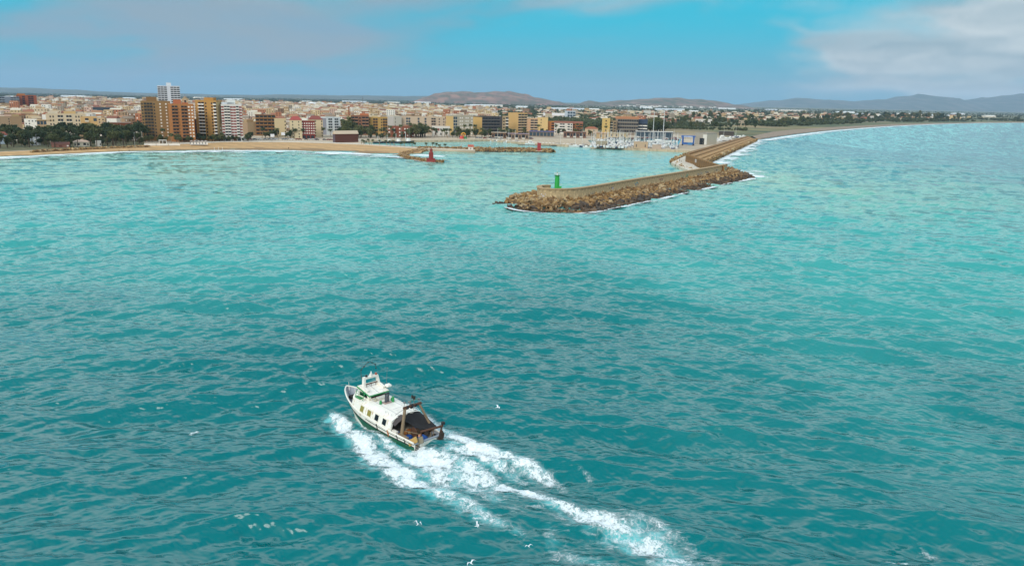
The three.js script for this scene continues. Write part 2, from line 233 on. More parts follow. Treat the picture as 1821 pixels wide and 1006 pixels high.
// ---------------------------------------------------------------- foam
function worley(x, y) { const xi = Math.floor(x), yi = Math.floor(y); let a = 9, b = 9; for (let j = -1; j < 2; j++) for (let i = -1; i < 2; i++) { const dx = xi + i + hash(xi + i, yi + j) - x, dy = yi + j + hash(xi + i + 91, yi + j - 37) - y, d = dx * dx + dy * dy; if (d < a) { b = a; a = d; } else if (d < b) b = d; } return Math.sqrt(b) - Math.sqrt(a); }
function foamAlpha(x, z, D) {                             // D: how much foam there is, 0..1
  if (D < 0.03) return 0;
  const wx = (fbm(x * 0.8, z * 0.8, 3) - 0.5) * 1.5, wz = (fbm(x * 0.8 + 50, z * 0.8, 3) - 0.5) * 1.5, n = fbm(x * 1.7 + 5, z * 1.7, 4), n2 = fbm(x * 0.45 - 3, z * 0.45, 3), n3 = fbm(x * 6, z * 6, 2);
  const d = D * (0.35 + 1.15 * n2), e = worley((x + wx) * 0.9, (z + wz) * 0.9), e2 = worley((x + wx * 0.7) * 2.3 + 9, (z + wz * 0.7) * 2.3), grain = fbm(x * 11 + 2, z * 11, 2);
  const lace = Math.max(0.48 * (1 - sstep(0.0, 0.12 + 0.22 * d, e)), 0.55 * (1 - sstep(0.0, 0.1 + 0.34 * d, e2)) * sstep(0.2, 0.55, d)) * (0.3 + 1.1 * n) * (0.55 + 0.8 * grain);
  const fill = sstep(0.68 - 0.58 * d, 0.96 - 0.52 * d, n * 0.5 + n3 * 0.3 + grain * 0.2), mist = 0.5 * sstep(0.25, 0.85, d) * sstep(0.25, 0.65, n * 0.6 + n2 * 0.4);
  const streak = 0.55 * sstep(0.5, 0.8, fbm(x * 1.1 + wx, z * 3.4 + wz, 4)) * sstep(0.05, 0.4, d) * (0.4 + 0.8 * grain);
  return clamp(Math.max(streak, lace * sstep(0.16, 0.5, d + (n - 0.5) * 0.3), fill * sstep(0.28, 0.6, d), mist), 0, 1);
}
const foamBump = dataTex(256, 256, (i, j, c) => { c[0] = c[1] = c[2] = 255 * tileNoise(i / 256, j / 256, 12, 4); }, false);
function foamSheet(x0, x1, z0, z1, cell, px, label, lift = 0.05) {
  const nx = Math.ceil((x1 - x0) / cell), nz = Math.ceil((z1 - z0) / cell), pos = [], uv = [], idx = [], o = [0, 0, 0], keep = [];
  const tw = Math.min(2048, Math.round((x1 - x0) / px)), th = Math.min(2048, Math.round((z1 - z0) / px));
  const gw = 256, den = []; for (let j = 0; j <= gw; j++) for (let i = 0; i <= gw; i++) den.push(laneDensity(lerp(x0, x1, i / gw), lerp(z0, z1, j / gw)));
  const D = (u, v) => { const a = clamp(u * gw, 0, gw - 0.001), b = clamp(v * gw, 0, gw - 0.001), i = Math.floor(a), j = Math.floor(b), s = a - i, t = b - j, k = j * (gw + 1) + i; return lerp(lerp(den[k], den[k + 1], s), lerp(den[k + gw + 1], den[k + gw + 2], s), t); };
  const map = dataTex(tw, th, (i, j, c) => { const u = (i + 0.5) / tw, v = (j + 0.5) / th, x = lerp(x0, x1, u), z = lerp(z0, z1, v); const q = 0.86 + 0.2 * fbm(x * 5 + 3, z * 5, 2); c[0] = 222 * q; c[1] = 230 * q; c[2] = 230 * q; c[3] = 255 * foamAlpha(x, z, D(u, v)); }, true, false);
  for (let j = 0; j <= nz; j++) for (let i = 0; i <= nx; i++) {
    const x = lerp(x0, x1, i / nx), z = lerp(z0, z1, j / nz), d = D(i / nx, j / nz); swell(x, z, 0.24, o);
    pos.push(o[0], o[1] + lift + d * 0.55 * (fbm(x * 1.3, z * 1.3, 4) * 1.3 - 0.15), o[2]); uv.push(i / nx, j / nz); keep.push(d > 0.02);
  }
  for (let j = 0; j < nz; j++) for (let i = 0; i < nx; i++) { const a = j * (nx + 1) + i, b = a + nx + 1; if (keep[a] || keep[a + 1] || keep[b] || keep[b + 1]) idx.push(a, b, a + 1, a + 1, b, b + 1); }
  const m = new THREE.MeshStandardMaterial({ map, roughness: 0.9, transparent: true, bumpMap: foamBump, bumpScale: 0.03 });
  const f = new THREE.Mesh(geoFrom(pos, idx, uv), m); return tag(f, 'wake_foam', label, 'foam', undefined, 'stuff');
}
foamSheet(-33, 30, -119, -66, 0.26, 0.032, 'white churned foam trailing behind the trawler');
foamSheet(38, 56, -86, -70, 0.3, 0.03, 'broken foam flecks on the open water');
foamSheet(-46, -38, -104, -98, 0.25, 0.02, 'single breaking whitecap left of the trawler');
const surfTex = dataTex(1024, 256, (i, j, c) => {         // along the shore, then from the shore line out to sea
  const u = i / 1024, v = j / 256, x = u * 60, z = v * 14, w = tileNoise(u, v, 6, 4), d = clamp(1.05 - v * 1.25 + (w - 0.5) * 1.5, 0, 1) * sstep(0, 0.04, v);
  c[0] = 222; c[1] = 228; c[2] = 228; c[3] = 255 * Math.max(foamAlpha(x, z, d * 0.95), 0.9 * sstep(0.55, 0.9, d)); }, true, true);
const surfMat = new THREE.MeshStandardMaterial({ map: surfTex, roughness: 0.95, transparent: true });
function surf(line, width, label, lift = 0.22, wob = 0.35) { // a band of broken water along a shore line; positive width lies to the left of the line's run
  const pts = new THREE.CatmullRomCurve3(line).getSpacedPoints(Math.max(20, Math.round(new THREE.CatmullRomCurve3(line).getLength() / 4))), pos = [], uv = [], idx = [], K = 4; let run = 0;
  pts.forEach((p, i) => {
    const q = pts[Math.min(i + 1, pts.length - 1)], b = pts[Math.max(0, i - 1)], t = V(q.x - b.x, 0, q.z - b.z).normalize(); if (i) run += p.distanceTo(pts[i - 1]);
    const wd = width * (1 - wob + 2 * wob * fbm(run / 23, 3, 3));
    for (let k = 0; k <= K; k++) { const s = k / K * wd - Math.sign(width) * 0.8; pos.push(p.x + t.z * s, lift + 0.18 * Math.sin(k / K * 3.1) * vnoise(run / 9, k), p.z - t.x * s); uv.push(run / 60, k / K); }
    if (i) for (let k = 0; k < K; k++) { const a = (i - 1) * (K + 1) + k, c = a + K + 1; idx.push(a, c, a + 1, a + 1, c, c + 1); }
  });
  const m = new THREE.Mesh(geoFrom(pos, idx, uv), surfMat); return tag(m, 'surf_foam', label, 'surf', undefined, 'stuff');
}
// ---------------------------------------------------------------- land
const GX = 9000, GZ = 18000;
const groundTex = dataTex(2048, 2048, (i, j, c) => {
  const x = (i / 2048 - 0.5) * 2 * GX, z = -j / 2048 * GZ, d = -z;
  const ca = Math.cos(0.35), sa = Math.sin(0.35), X = x * ca - z * sa, Z = x * sa + z * ca, fx = Math.floor(X / 130 + fbm(X / 400, Z / 400, 2)), fz = Math.floor(Z / 210 + fbm(X / 500, Z / 300 + 9, 2)), h = hash(fx, fz), n = 0.5 + 1.4 * (fbm(x / 30, z / 30, 4) - 0.5);
  let f = h < 0.42 ? [66, 78, 46] : h < 0.62 ? [92, 92, 58] : h < 0.78 ? [120, 104, 74] : h < 0.92 ? [78, 84, 50] : [150, 136, 108];
  const dry = sstep(220, 300, x) * sstep(2600, 1700, d) * sstep(0.35, 0.6, fbm(x / 60 + 5, z / 45, 4)); f = mix3(f, [146, 122, 74], 0.6 * dry);
  const town = sstep(-250, -450, x - (d - 900) * 0.06) * sstep(3300, 2600, d), port = sstep(250, 150, Math.abs(x - 60)) * sstep(1300, 1150, d);
  const pave = Math.max(port, sstep(1250, 1100, d) * sstep(330, 260, x), town * 0.9);
  f = mix3(f, [168, 150, 128], pave); c[0] = f[0] * (0.8 + 0.4 * n); c[1] = f[1] * (0.8 + 0.4 * n); c[2] = f[2] * (0.8 + 0.4 * n);
}, true, false);
let landEdge;
{
  const edge = landEdge = [...beachTop, ...[[800, 266], [845, 268], [845, 266.4], [760, 262], [700, 258.4], [650, 255.6], [640, 252.6], [652, 249.6], [700, 249.4], [800, 248.6], [870, 247.6], [930, 252.6], [1010, 257.2], [1045, 256.6], [1050, 259.4], [1100, 262], [1160, 264.4], [1240, 268], [1230, 274]].map((p) => G(...p, GROUND)), G(1262, 262, GROUND), ...bayTop,
    V(4200, GROUND, -4300), V(9000, GROUND, -5200), V(22000, GROUND, -7000), V(22000, GROUND, -26000), V(-26000, GROUND, -26000), V(-26000, GROUND, 400), V(-1500, GROUND, -150)];
  const s = new THREE.Shape(edge.map((p) => new THREE.Vector2(p.x, -p.z))), g = new THREE.ExtrudeGeometry(s, { depth: 3, bevelEnabled: false }); g.rotateX(-Math.PI / 2); g.translate(0, GROUND - 3, 0);
  const p = g.attributes.position, uv = new Float32Array(p.count * 2); for (let i = 0; i < p.count; i++) { uv[2 * i] = p.getX(i) / GX / 2 + 0.5; uv[2 * i + 1] = -p.getZ(i) / GZ; } g.setAttribute('uv', new THREE.BufferAttribute(uv, 2));
  structure('ground', g, new THREE.MeshStandardMaterial({ map: groundTex, roughness: 0.95 }), 'flat coastal plain with streets and fields');
}
const sandTex = dataTex(512, 512, (i, j, c) => { const n = tileNoise(i / 512, j / 512, 6, 5), m = tileNoise(i / 512 + 0.3, j / 512, 40, 2); const k = 0.82 + 0.3 * n + 0.1 * (m - 0.5); c[0] = 186 * k; c[1] = 148 * k; c[2] = 100 * k; });
const sandMat = new THREE.MeshStandardMaterial({ map: sandTex, vertexColors: true, roughness: 0.95, bumpMap: sandTex, bumpScale: 0.25 });
const shingleTex = dataTex(512, 512, (i, j, c) => { const n = tileNoise(i / 512, j / 512, 5, 5), m = hash(i, j); const k = 0.78 + 0.36 * n + 0.14 * (m - 0.5); c[0] = 142 * k; c[1] = 124 * k; c[2] = 106 * k; });
const shingleMat = new THREE.MeshStandardMaterial({ map: shingleTex, vertexColors: true, roughness: 0.95 });
function strand(low, top, m, name, label, dark) {
  const A = new THREE.CatmullRomCurve3(low.map((p) => V(p.x, -0.35, p.z))).getPoints(160), B = new THREE.CatmullRomCurve3(top.map((p) => V(p.x, GROUND + 0.02, p.z))).getPoints(160), pos = [], uv = [], idx = [], col = [], K = 14;
  for (let i = 0; i <= 160; i++) for (let k = 0; k <= K; k++) {
    const t = k / K, x = lerp(A[i].x, B[i].x, t), z = lerp(A[i].z, B[i].z, t), y = lerp(-0.35, GROUND + 0.02, Math.pow(t, 0.8)) + (k && k < K ? 0.25 * (fbm(x / 9, z / 9, 3) - 0.5) : 0); pos.push(x, y, z); uv.push(x / 24, -z / 24); const wet = t < 0.26 + 0.22 * (fbm(x / 14, z / 30, 3) - 0.5) ? 0.55 : 1; col.push(wet, wet * 0.97, wet * 0.92);
    if (i && k) { const a = (i - 1) * (K + 1) + k - 1, b = a + K + 1; idx.push(a, b, a + 1, a + 1, b, b + 1); }
  }
  return structure(name, geoFrom(pos, idx, uv, col), m, label);
}
strand(beachLow, beachTop, sandMat, 'beach', 'golden sand beach below the apartment towers');
strand(bayLow, bayTop, shingleMat, 'shingle_beach', 'grey brown shingle beach curving along the bay');
const rv = (l) => [...l].reverse();
surf(beachLow.slice(0, 11), -44, 'white surf along the left part of the sand beach');
surf(beachLow.slice(8, 17), -58, 'white surf along the sand beach by the groyne', 0.3);
surf(bayLow, -40, 'thin line of surf along the shingle bay');
surf(rockToe, -7, 'foam washing around the front rocks of the breakwater', 0.3, 0.6);
surf(tailToe, -30, 'broad white surf against the stepped breakwater', 0.4, 0.5);
// pale promenade behind the sand, quays
const paleStone = (() => { const t = dataTex(256, 256, (i, j, c) => { const n = tileNoise(i / 256, j / 256, 8, 4), k = 0.85 + 0.3 * n; c[0] = 196 * k; c[1] = 184 * k; c[2] = 166 * k; }); return new THREE.MeshStandardMaterial({ map: t, roughness: 0.9 }); })();
const quayStone = (() => { const t = dataTex(256, 256, (i, j, c) => { const n = tileNoise(i / 256, j / 256, 8, 4), k = 0.82 + 0.36 * n; c[0] = 176 * k; c[1] = 156 * k; c[2] = 130 * k; }); return new THREE.MeshStandardMaterial({ map: t, roughness: 0.92 }); })();
const PL = (a, y) => a.map((p) => G(...p, y));
sheet([...PL([[255, 258.2], [330, 255.4], [400, 252.2], [460, 251.8], [520, 252.4], [580, 254], [640, 256.6], [690, 259.8], [722, 262], [800, 265], [845, 266.8]], 2.3), ...PL([[845, 266], [760, 262.6], [700, 258.9], [640, 254.8], [580, 252.6], [520, 251], [460, 250.4], [400, 250.8], [330, 253.6], [255, 256.5]], 2.3)], 2.3, paleStone, 'promenade', 'pale promenade strip behind the sand beach', 8);
sheet([...PL([[652, 249.8], [700, 249.5], [800, 248.8], [870, 247.8], [930, 252.8], [1010, 257.3], [1044, 256.8], [1040, 250], [960, 247], [870, 243.5], [760, 245], [650, 246.5]], 2.15)], 2.15, quayStone, 'quay', 'stone quay along the far side of the harbour basin', 8);
sheet([...PL([[1046, 257], [1051, 259.6], [1100, 262.1], [1160, 264.5], [1239, 268.1], [1240, 265], [1160, 261.8], [1100, 259.4], [1056, 257.2]], 2.2)], 2.2, quayStone, 'marina_quay', 'narrow stone quay in front of the marina boats', 8);
// marina water shows between the boats
structure('marina_basin', (() => { const s = new THREE.Shape(PL([[1050, 257], [1100, 259.2], [1160, 261.6], [1206, 263.2], [1212, 250], [1190, 246.5], [1120, 247.5], [1045, 252]], 0).map((p) => new THREE.Vector2(p.x, -p.z))); const g = new THREE.ShapeGeometry(s); g.rotateX(-Math.PI / 2); g.translate(0, GROUND + 0.012, 0); return g; })(), new THREE.MeshPhysicalMaterial({ color: new THREE.Color(0.10, 0.22, 0.2), roughness: 0.12, ior: 1.33 }), 'sheltered marina water between the moored boats');

sheet(PL([[-420, 287], [-200, 277.6], [-60, 271.4], [0, 268.9], [60, 266.4], [120, 263.6], [200, 260.4], [256, 258], [256, 250], [180, 248], [90, 248], [0, 250], [-60, 252], [-420, 262]], 2.04), 2.04, (() => { const t = dataTex(256, 256, (i, j, c) => { const n = tileNoise(i / 256, j / 256, 6, 5); c[0] = lerp(58, 128, n); c[1] = lerp(66, 112, n); c[2] = lerp(36, 78, n); }); return new THREE.MeshStandardMaterial({ map: t, roughness: 1 }); })(), 'park_lawn', 'dark lawn and bare earth under the beach pines', 22);
// hills
function hill(name, label, spec, dist, depth, cols, seed) {
  // spec: crest as [px x, px y]; the hill stands dist metres away
  const nx = 110, nz = 26, pos = [], col = [], idx = [], x0 = spec[0][0], x1 = spec.at(-1)[0];
  const crest = (px) => { for (let i = 0; i + 1 < spec.length; i++) if (px <= spec[i + 1][0]) { const t = (px - spec[i][0]) / (spec[i + 1][0] - spec[i][0]); return lerp(spec[i][1], spec[i + 1][1], t * t * (3 - 2 * t)); } return spec.at(-1)[1]; };
  for (let i = 0; i <= nx; i++) for (let j = 0; j <= nz; j++) {
    const px = lerp(x0, x1, i / nx), a = (px - 910.5) / FOCAL, hz = 178 + (px - 910.5) * Math.tan(ROLL), top = Math.max(0, (hz - crest(px)) / FOCAL * dist + EYE) * Math.min(1, 12 * i / nx, 12 * (1 - i / nx));
    const v = j / nz * 2 - 1, z = -(dist + v * depth), x = a * dist + 0 * v, prof = Math.pow(Math.max(0, 1 - v * v), 0.8), gul = fbm(x / 190 + seed, z / 260, 5), n2 = fbm(x / 60, z / 60 + seed, 4);
    pos.push(x, GROUND - 4 + prof * top * (0.82 + 0.36 * (gul - 0.5) + 0.18 * prof), z); const c = mix3(mix3(cols[0], cols[1], sstep(0.38, 0.62, n2)), cols[2], sstep(0.56, 0.7, fbm(x / 130 + 3, z / 90 + seed, 4))); col.push(...c);
    if (i && j) { const b = (i - 1) * (nz + 1) + j - 1, d = b + nz + 1; idx.push(b, b + 1, d, b + 1, d + 1, d); }
  }
  return structure(name, geoFrom(pos, idx, null, col), new THREE.MeshStandardMaterial({ vertexColors: true, roughness: 1 }), label);
}
const scrub = [[0.075, 0.085, 0.05], [0.17, 0.12, 0.09], [0.24, 0.16, 0.12]], far = [[0.06, 0.075, 0.05], [0.10, 0.10, 0.07], [0.15, 0.13, 0.10]];
hill('hill', 'low reddish hill rising behind the middle of the town', [[728, 178], [752, 173], [775, 166], [795, 163.5], [830, 163.8], [842, 165], [870, 163.6], [900, 162.4], [925, 167], [945, 173], [985, 180], [1010, 182]], 9000, 700, [[0.10, 0.09, 0.06], [0.2, 0.12, 0.09], [0.3, 0.17, 0.12]], 3);
hill('hill', 'low hill with scattered white houses right of the reddish hill', [[1010, 182], [1035, 178], [1060, 181], [1100, 178.5], [1140, 175], [1180, 174.2], [1220, 175.5], [1250, 178.5], [1290, 186], [1320, 189]], 9500, 800, scrub, 9);
hill('mountain', 'hazy blue mountain range beyond the bay', [[1230, 188], [1300, 184.5], [1360, 179], [1400, 175], [1450, 178], [1500, 180], [1560, 176.5], [1590, 172], [1612, 168.5], [1640, 173.5], [1665, 175], [1680, 180], [1720, 175.5], [1760, 171.5], [1800, 169], [1860, 166], [1960, 170], [2100, 176], [2300, 190]], 23500, 1900, far, 14);
hill('mountain', 'low dark ridge on the horizon behind the left of the town', [[-500, 150], [-300, 148], [-120, 151], [0, 156], [60, 156.5], [120, 159], [200, 163], [300, 166], [420, 168.5], [560, 170.5], [700, 174]], 16000, 1200, far, 21);
hill('mountain', 'faint far ridge fading into cloud above the plain', [[420, 172], [500, 168], [640, 170], [760, 171], [860, 175], [960, 179]], 17500, 1200, far, 33);
// ---------------------------------------------------------------- rocks
const rockGeo = []; {
  const r = rng(12);
  for (let v = 0; v < 8; v++) { const p = []; for (let i = 0; i < 13; i++) { const q = V(r() * 2 - 1, r() * 2 - 1, r() * 2 - 1); const m = Math.max(Math.abs(q.x), Math.abs(q.y), Math.abs(q.z)); q.multiplyScalar((0.72 + 0.28 * r()) / m); p.push(V(q.x * 0.55, q.y * (0.32 + 0.1 * (v % 3)), q.z * 0.45)); } rockGeo.push(new ConvexGeometry(p)); }
}
const rockTex = dataTex(256, 256, (i, j, c) => { const n = tileNoise(i / 256, j / 256, 6, 5), k = 0.7 + 0.6 * n; c[0] = c[1] = c[2] = 225 * k; });
for (const g of rockGeo) { const p = g.attributes.position, uv = new Float32Array(p.count * 2); for (let i = 0; i < p.count; i++) { uv[2 * i] = p.getX(i) * 0.7 + p.getY(i) * 0.3; uv[2 * i + 1] = p.getZ(i) * 0.7 + p.getY(i) * 0.6; } g.setAttribute('uv', new THREE.BufferAttribute(uv, 2)); }
const rockMats = ['#a07d4c', '#8d6b40', '#ad8c5c', '#7d5f3a', '#93734c', '#b39a74'].map((c) => new THREE.MeshStandardMaterial({ color: c, map: rockTex, roughness: 0.95 }));
const wetMats = ['#4a3a2a', '#5a4631', '#3d3126', '#6a5238'].map((c) => new THREE.MeshStandardMaterial({ color: c, map: rockTex, roughness: 0.7 }));
const rubbleMat = new THREE.MeshStandardMaterial({ vertexColors: true, map: rockTex, roughness: 0.95 });
const tmpM = new THREE.Matrix4(), tmpQ = new THREE.Quaternion(), tmpE = new THREE.Euler();
function mergedRocks(list, base) {
  const gs = list.map((k) => { const g = rockGeo[k.v].clone(); g.applyMatrix4(tmpM.compose(k.p.clone().sub(base), tmpQ.setFromEuler(tmpE.set(k.r[0], k.r[1], k.r[2])), V(k.s, k.s, k.s))); const c = k.m.color, a = new Float32Array(g.attributes.position.count * 3); for (let i = 0; i < a.length; i += 3) { a[i] = c.r; a[i + 1] = c.g; a[i + 2] = c.b; } g.setAttribute('color', new THREE.BufferAttribute(a, 3)); return g; });
  return mergeGeometries(gs);
}
function resample(pts, n) { return new THREE.CatmullRomCurve3(pts, false, 'centripetal').getSpacedPoints(n); }
function ruled(A, B, nAcross, fy, name, parent, base, m) {  // a surface between two lines
  const n = A.length - 1, pos = [], idx = [], uv = [];
  for (let i = 0; i <= n; i++) for (let k = 0; k <= nAcross; k++) { const t = k / nAcross; pos.push(lerp(A[i].x, B[i].x, t) - base.x, fy(i / n, t) - base.y, lerp(A[i].z, B[i].z, t) - base.z); uv.push(i, k); if (i && k) { const a = (i - 1) * (nAcross + 1) + k - 1, b = a + nAcross + 1; idx.push(a, a + 1, b, a + 1, b + 1, b); } }
  return part(parent, name, geoFrom(pos, idx, uv), m);
}
function wallAlong(pts, th, y0, y1, base, n = 80) {        // a wall of thickness th to the left of the run
  const P = Array.isArray(n) ? pts : resample(pts, n), pos = [], idx = [], uv = []; let run = 0; const Y = (f, i) => (typeof f === 'function' ? f(i / (P.length - 1)) : f);
  P.forEach((p, i) => {
    const q = P[Math.min(i + 1, P.length - 1)], b = P[Math.max(0, i - 1)], t = V(q.x - b.x, 0, q.z - b.z).normalize(), nx = t.z, nz = -t.x; if (i) run += p.distanceTo(P[i - 1]);
    const a = [p.x - base.x, p.z - base.z], c = [p.x + nx * th - base.x, p.z + nz * th - base.z], lo = Y(y0, i) - base.y, hi = Y(y1, i) - base.y;
    for (const [x, y, z, v] of [[a[0], lo, a[1], 0], [a[0], hi, a[1], hi - lo], [a[0], hi, a[1], hi - lo], [c[0], hi, c[1], hi - lo + th], [c[0], hi, c[1], 0], [c[0], lo, c[1], hi - lo]]) { pos.push(x, y, z); uv.push(run / 6, v / 6); }
    if (i) for (const k of [0, 2, 4]) { const o = (i - 1) * 6 + k, e = o + 6; idx.push(o, e, o + 1, o + 1, e, e + 1); }
  });
  const L = (P.length - 1) * 6; idx.push(0, 1, 3, 0, 3, 5, L, L + 3, L + 1, L, L + 5, L + 3);
  return geoFrom(pos, idx, uv);
}
const stoneTex = dataTex(512, 512, (i, j, c) => {         // coursed masonry with stains
  const u = i / 512, v = j / 512, n = tileNoise(u, v, 5, 5), m = tileNoise(u + 0.4, v, 40, 2), s = tileNoise(u, v * 0.12, 26, 3), row = Math.floor(v * 12), joint = (v * 12) % 1 < 0.1 || ((u * 6 + (row % 2) * 0.5) % 1) < 0.05, k = (0.66 + 0.5 * n + 0.2 * (m - 0.5)) * (joint ? 0.82 : 1) * (0.86 + 0.24 * s); c[0] = 206 * k; c[1] = 180 * k; c[2] = 136 * k; });
const stone = new THREE.MeshStandardMaterial({ map: stoneTex, roughness: 0.95, bumpMap: stoneTex, bumpScale: 0.06 });
const capStone = new THREE.MeshStandardMaterial({ map: quayStone.map, color: '#e8dcc4', roughness: 0.95 });
const darkStone = new THREE.MeshStandardMaterial({ map: stoneTex, color: '#b89c76', roughness: 0.95 });
// ---------------------------------------------------------------- main breakwater
{
  const front = [G(976, 346.5, 2.2), G(962, 347, 2.2), G(955, 348.6, 2.2), ...wallFront.slice(1)], base = V(wallFront[3].x, 0, wallFront[3].z);
  const bw = thing('breakwater', 'long curved stone breakwater wall with rubble slope and graffiti by the green beacon', 'breakwater', base);
  const wh = 6.6;
  const wall = part(bw, 'wall', wallAlong(front, 2.0, 0.5, wh, base, 90), stone);
  const capPts = resample(front, 90).map((p, i, A) => { const q = A[Math.min(i + 1, 90)], b = A[Math.max(0, i - 1)], t = V(q.x - b.x, 0, q.z - b.z).normalize(); return V(p.x - t.z * 0.25, 0, p.z + t.x * 0.25); });
  part(bw, 'wall_cap', wallAlong(capPts, 2.5, wh, wh + 0.55, base, []), capStone);
  // walkway on the harbour side
  const inner = resample(front.slice(2), 60), outer = inner.map((p, i) => { const q = inner[Math.min(i + 1, 60)], b = inner[Math.max(0, i - 1)], t = V(q.x - b.x, 0, q.z - b.z).normalize(), k = i < 12 ? 9 + i * 0.2 : 11; return V(p.x + t.z * k, 0, p.z - t.x * k); });
  ruled(inner, outer, 1, () => 2.6, 'walkway', bw, base, quayStone);
  ruled(outer, outer.map((p, i) => { const q = outer[Math.min(i + 1, 60)], b = outer[Math.max(0, i - 1)], t = V(q.x - b.x, 0, q.z - b.z).normalize(); return V(p.x + t.z * 2, 0, p.z - t.x * 2); }), 2, (u, t) => lerp(2.6, -1, t), 'inner_slope', bw, base, darkStone);
  // mound
  const up = resample([G(992, 345, 2.2), G(968, 345, 2.2), ...front.slice(2), G(1300, 304, 2.2)], 110), lo = resample([G(1000, 343.5, 0), G(940, 350.5, 0), ...rockToe], 110);
  const fy = (u, t) => 2.9 - 3.1 * Math.pow(t, 0.9);
  ruled(up, lo, 5, fy, 'mound', bw, base, darkStone);
  const r = rng(44), rocks = [];
  for (let i = 0; i < 3400; i++) {
    const u = r() * 110, a = Math.min(109, Math.floor(u)), f = u - a, t = Math.pow(r(), 0.8) * 1.0, p = V(lerp(lerp(up[a].x, up[a + 1].x, f), lerp(lo[a].x, lo[a + 1].x, f), t), 0, lerp(lerp(up[a].z, up[a + 1].z, f), lerp(lo[a].z, lo[a + 1].z, f), t));
    const s = (1.0 + 2.0 * Math.pow(r(), 2.2)) * (t > 0.55 ? 1.15 : 0.9); p.y = fy(u / 110, t) + 0.12 + 0.25 * r();
    const wet = t > 0.62 + 0.4 * (r() - 0.5) && p.y < 1.6; rocks.push({ p, s, v: Math.floor(r() * 8), r: [(r() - 0.5) * 1.1, r() * 6.28, (r() - 0.5) * 1.1], m: wet ? wetMats[Math.floor(r() * 4)] : rockMats[Math.floor(r() * 6)], big: s / p.distanceTo(EYEV) });
  }
  for (const [x, y] of [[879, 362], [882, 359.5], [903, 371.5], [910, 373.4]]) rocks.push({ p: G(x, y, 0.0), s: 1.9, v: 3, r: [0.2, x, 0.3], m: wetMats[1], big: 1 });
  const tip = [[891, 364.6], [905, 369.5], [930, 375], [960, 378.5], [1000, 380], [1000, 358], [962, 354], [954, 350], [938, 352]].map((q) => G(...q, 0));
  for (let i = 0; i < 2200; i++) { const p = V(lerp(-10, 40, r()), 0, lerp(-400, -320, r())); if (!inPoly(p.x, p.z, tip)) continue; const dd = lineDist(p.x, p.z, tip.slice(0, 5))[0], s = 1.0 + 2.0 * Math.pow(r(), 2.2); p.y = Math.min(2.7, dd * 0.26) + 0.25 * r(); rocks.push({ p, s, v: Math.floor(r() * 8), r: [(r() - 0.5), r() * 6.28, (r() - 0.5)], m: p.y < 0.9 + 0.6 * (r() - 0.5) ? wetMats[Math.floor(r() * 4)] : rockMats[Math.floor(r() * 6)], big: s / p.distanceTo(EYEV) }); }
  rocks.sort((a, b) => b.big - a.big);
  for (const k of rocks.slice(0, 300)) { const o = part(bw, 'rock', rockGeo[k.v], k.m, k.p.x - base.x, k.p.y, k.p.z - base.z); o.rotation.set(...k.r); o.scale.setScalar(k.s); }
  part(bw, 'rubble', mergedRocks(rocks.slice(300), base), rubbleMat).userData.kind = 'stuff';
  // sprayed paint on the wall face: patches without words
  const paint = (seed, cols) => { const q = rng(seed), cv = document.createElement('canvas'); cv.width = 128; cv.height = 64; const c = cv.getContext('2d'); c.clearRect(0, 0, 128, 64); for (let i = 0; i < 16; i++) { c.strokeStyle = c.fillStyle = cols[Math.floor(q() * cols.length)]; c.lineWidth = 3 + q() * 7; c.beginPath(); const x = 14 + q() * 100, y = 12 + q() * 40; c.moveTo(x, y); c.bezierCurveTo(x + q() * 40 - 20, y + q() * 30 - 15, x + q() * 40 - 20, y + q() * 30 - 15, x + q() * 30 - 15, y + q() * 24 - 12); c.stroke(); } const t = new THREE.CanvasTexture(cv); t.colorSpace = THREE.SRGBColorSpace; return new THREE.MeshStandardMaterial({ map: t, transparent: true, roughness: 0.9 }); };
  const W2 = resample(front, 400);
  for (const [px, wd, ht, y0, seed, cols] of [[961, 4, 2.2, 2.7, 1, ['#b9b4b4', '#8d8894', '#d9d2cf']], [1049, 5, 1.8, 3.0, 2, ['#8a8076', '#a39a8e', '#6f675f']], [1082, 7, 2.0, 3.4, 3, ['#a79cae', '#7f7484', '#3b362f', '#cfc7cc']], [1111, 6, 1.5, 3.2, 4, ['#8c8474', '#756c5d']], [1128, 6, 2.2, 3.4, 5, ['#1f6f80', '#2c4f8a', '#57a7a8']], [1172, 7, 2.2, 3.4, 6, ['#8e3e3e', '#6a4a4a', '#b58a86']], [1211, 6, 2.0, 3.4, 7, ['#2f8f7f', '#7fb5a4', '#596a5c']], [1220, 6, 2.3, 3.3, 8, ['#1f8a78', '#2aa090']], [1240, 11, 1.9, 3.4, 9, ['#84858a', '#a5a4a4', '#66676b']], [1254, 8, 1.8, 3.5, 10, ['#4d5f78', '#7b7f88', '#39404c']], [1270, 9, 1.8, 3.6, 11, ['#6d6c72', '#3f4148', '#98969b']], [1289, 6, 2.6, 3.2, 12, ['#4fa08a', '#78b8a0', '#2f7f6a']]]) {
    let bi = 0, bd = 1e9; W2.forEach((p, i) => { if (i < 40) { if (px > 970) return; } const d = Math.abs(toPx(V(p.x, 4, p.z))[0] - px) + (i > 10 ? 0 : 99); if (d < bd) { bd = d; bi = i; } });
    const seg = []; let L = 0; for (let i = bi; i < 400 && L < wd; i++) { seg.push(W2[i]); L += W2[i].distanceTo(W2[i + 1]); } if (seg.length < 3) { seg.length = 0; for (let i = 390; i <= 400; i++) seg.push(W2[i]); }
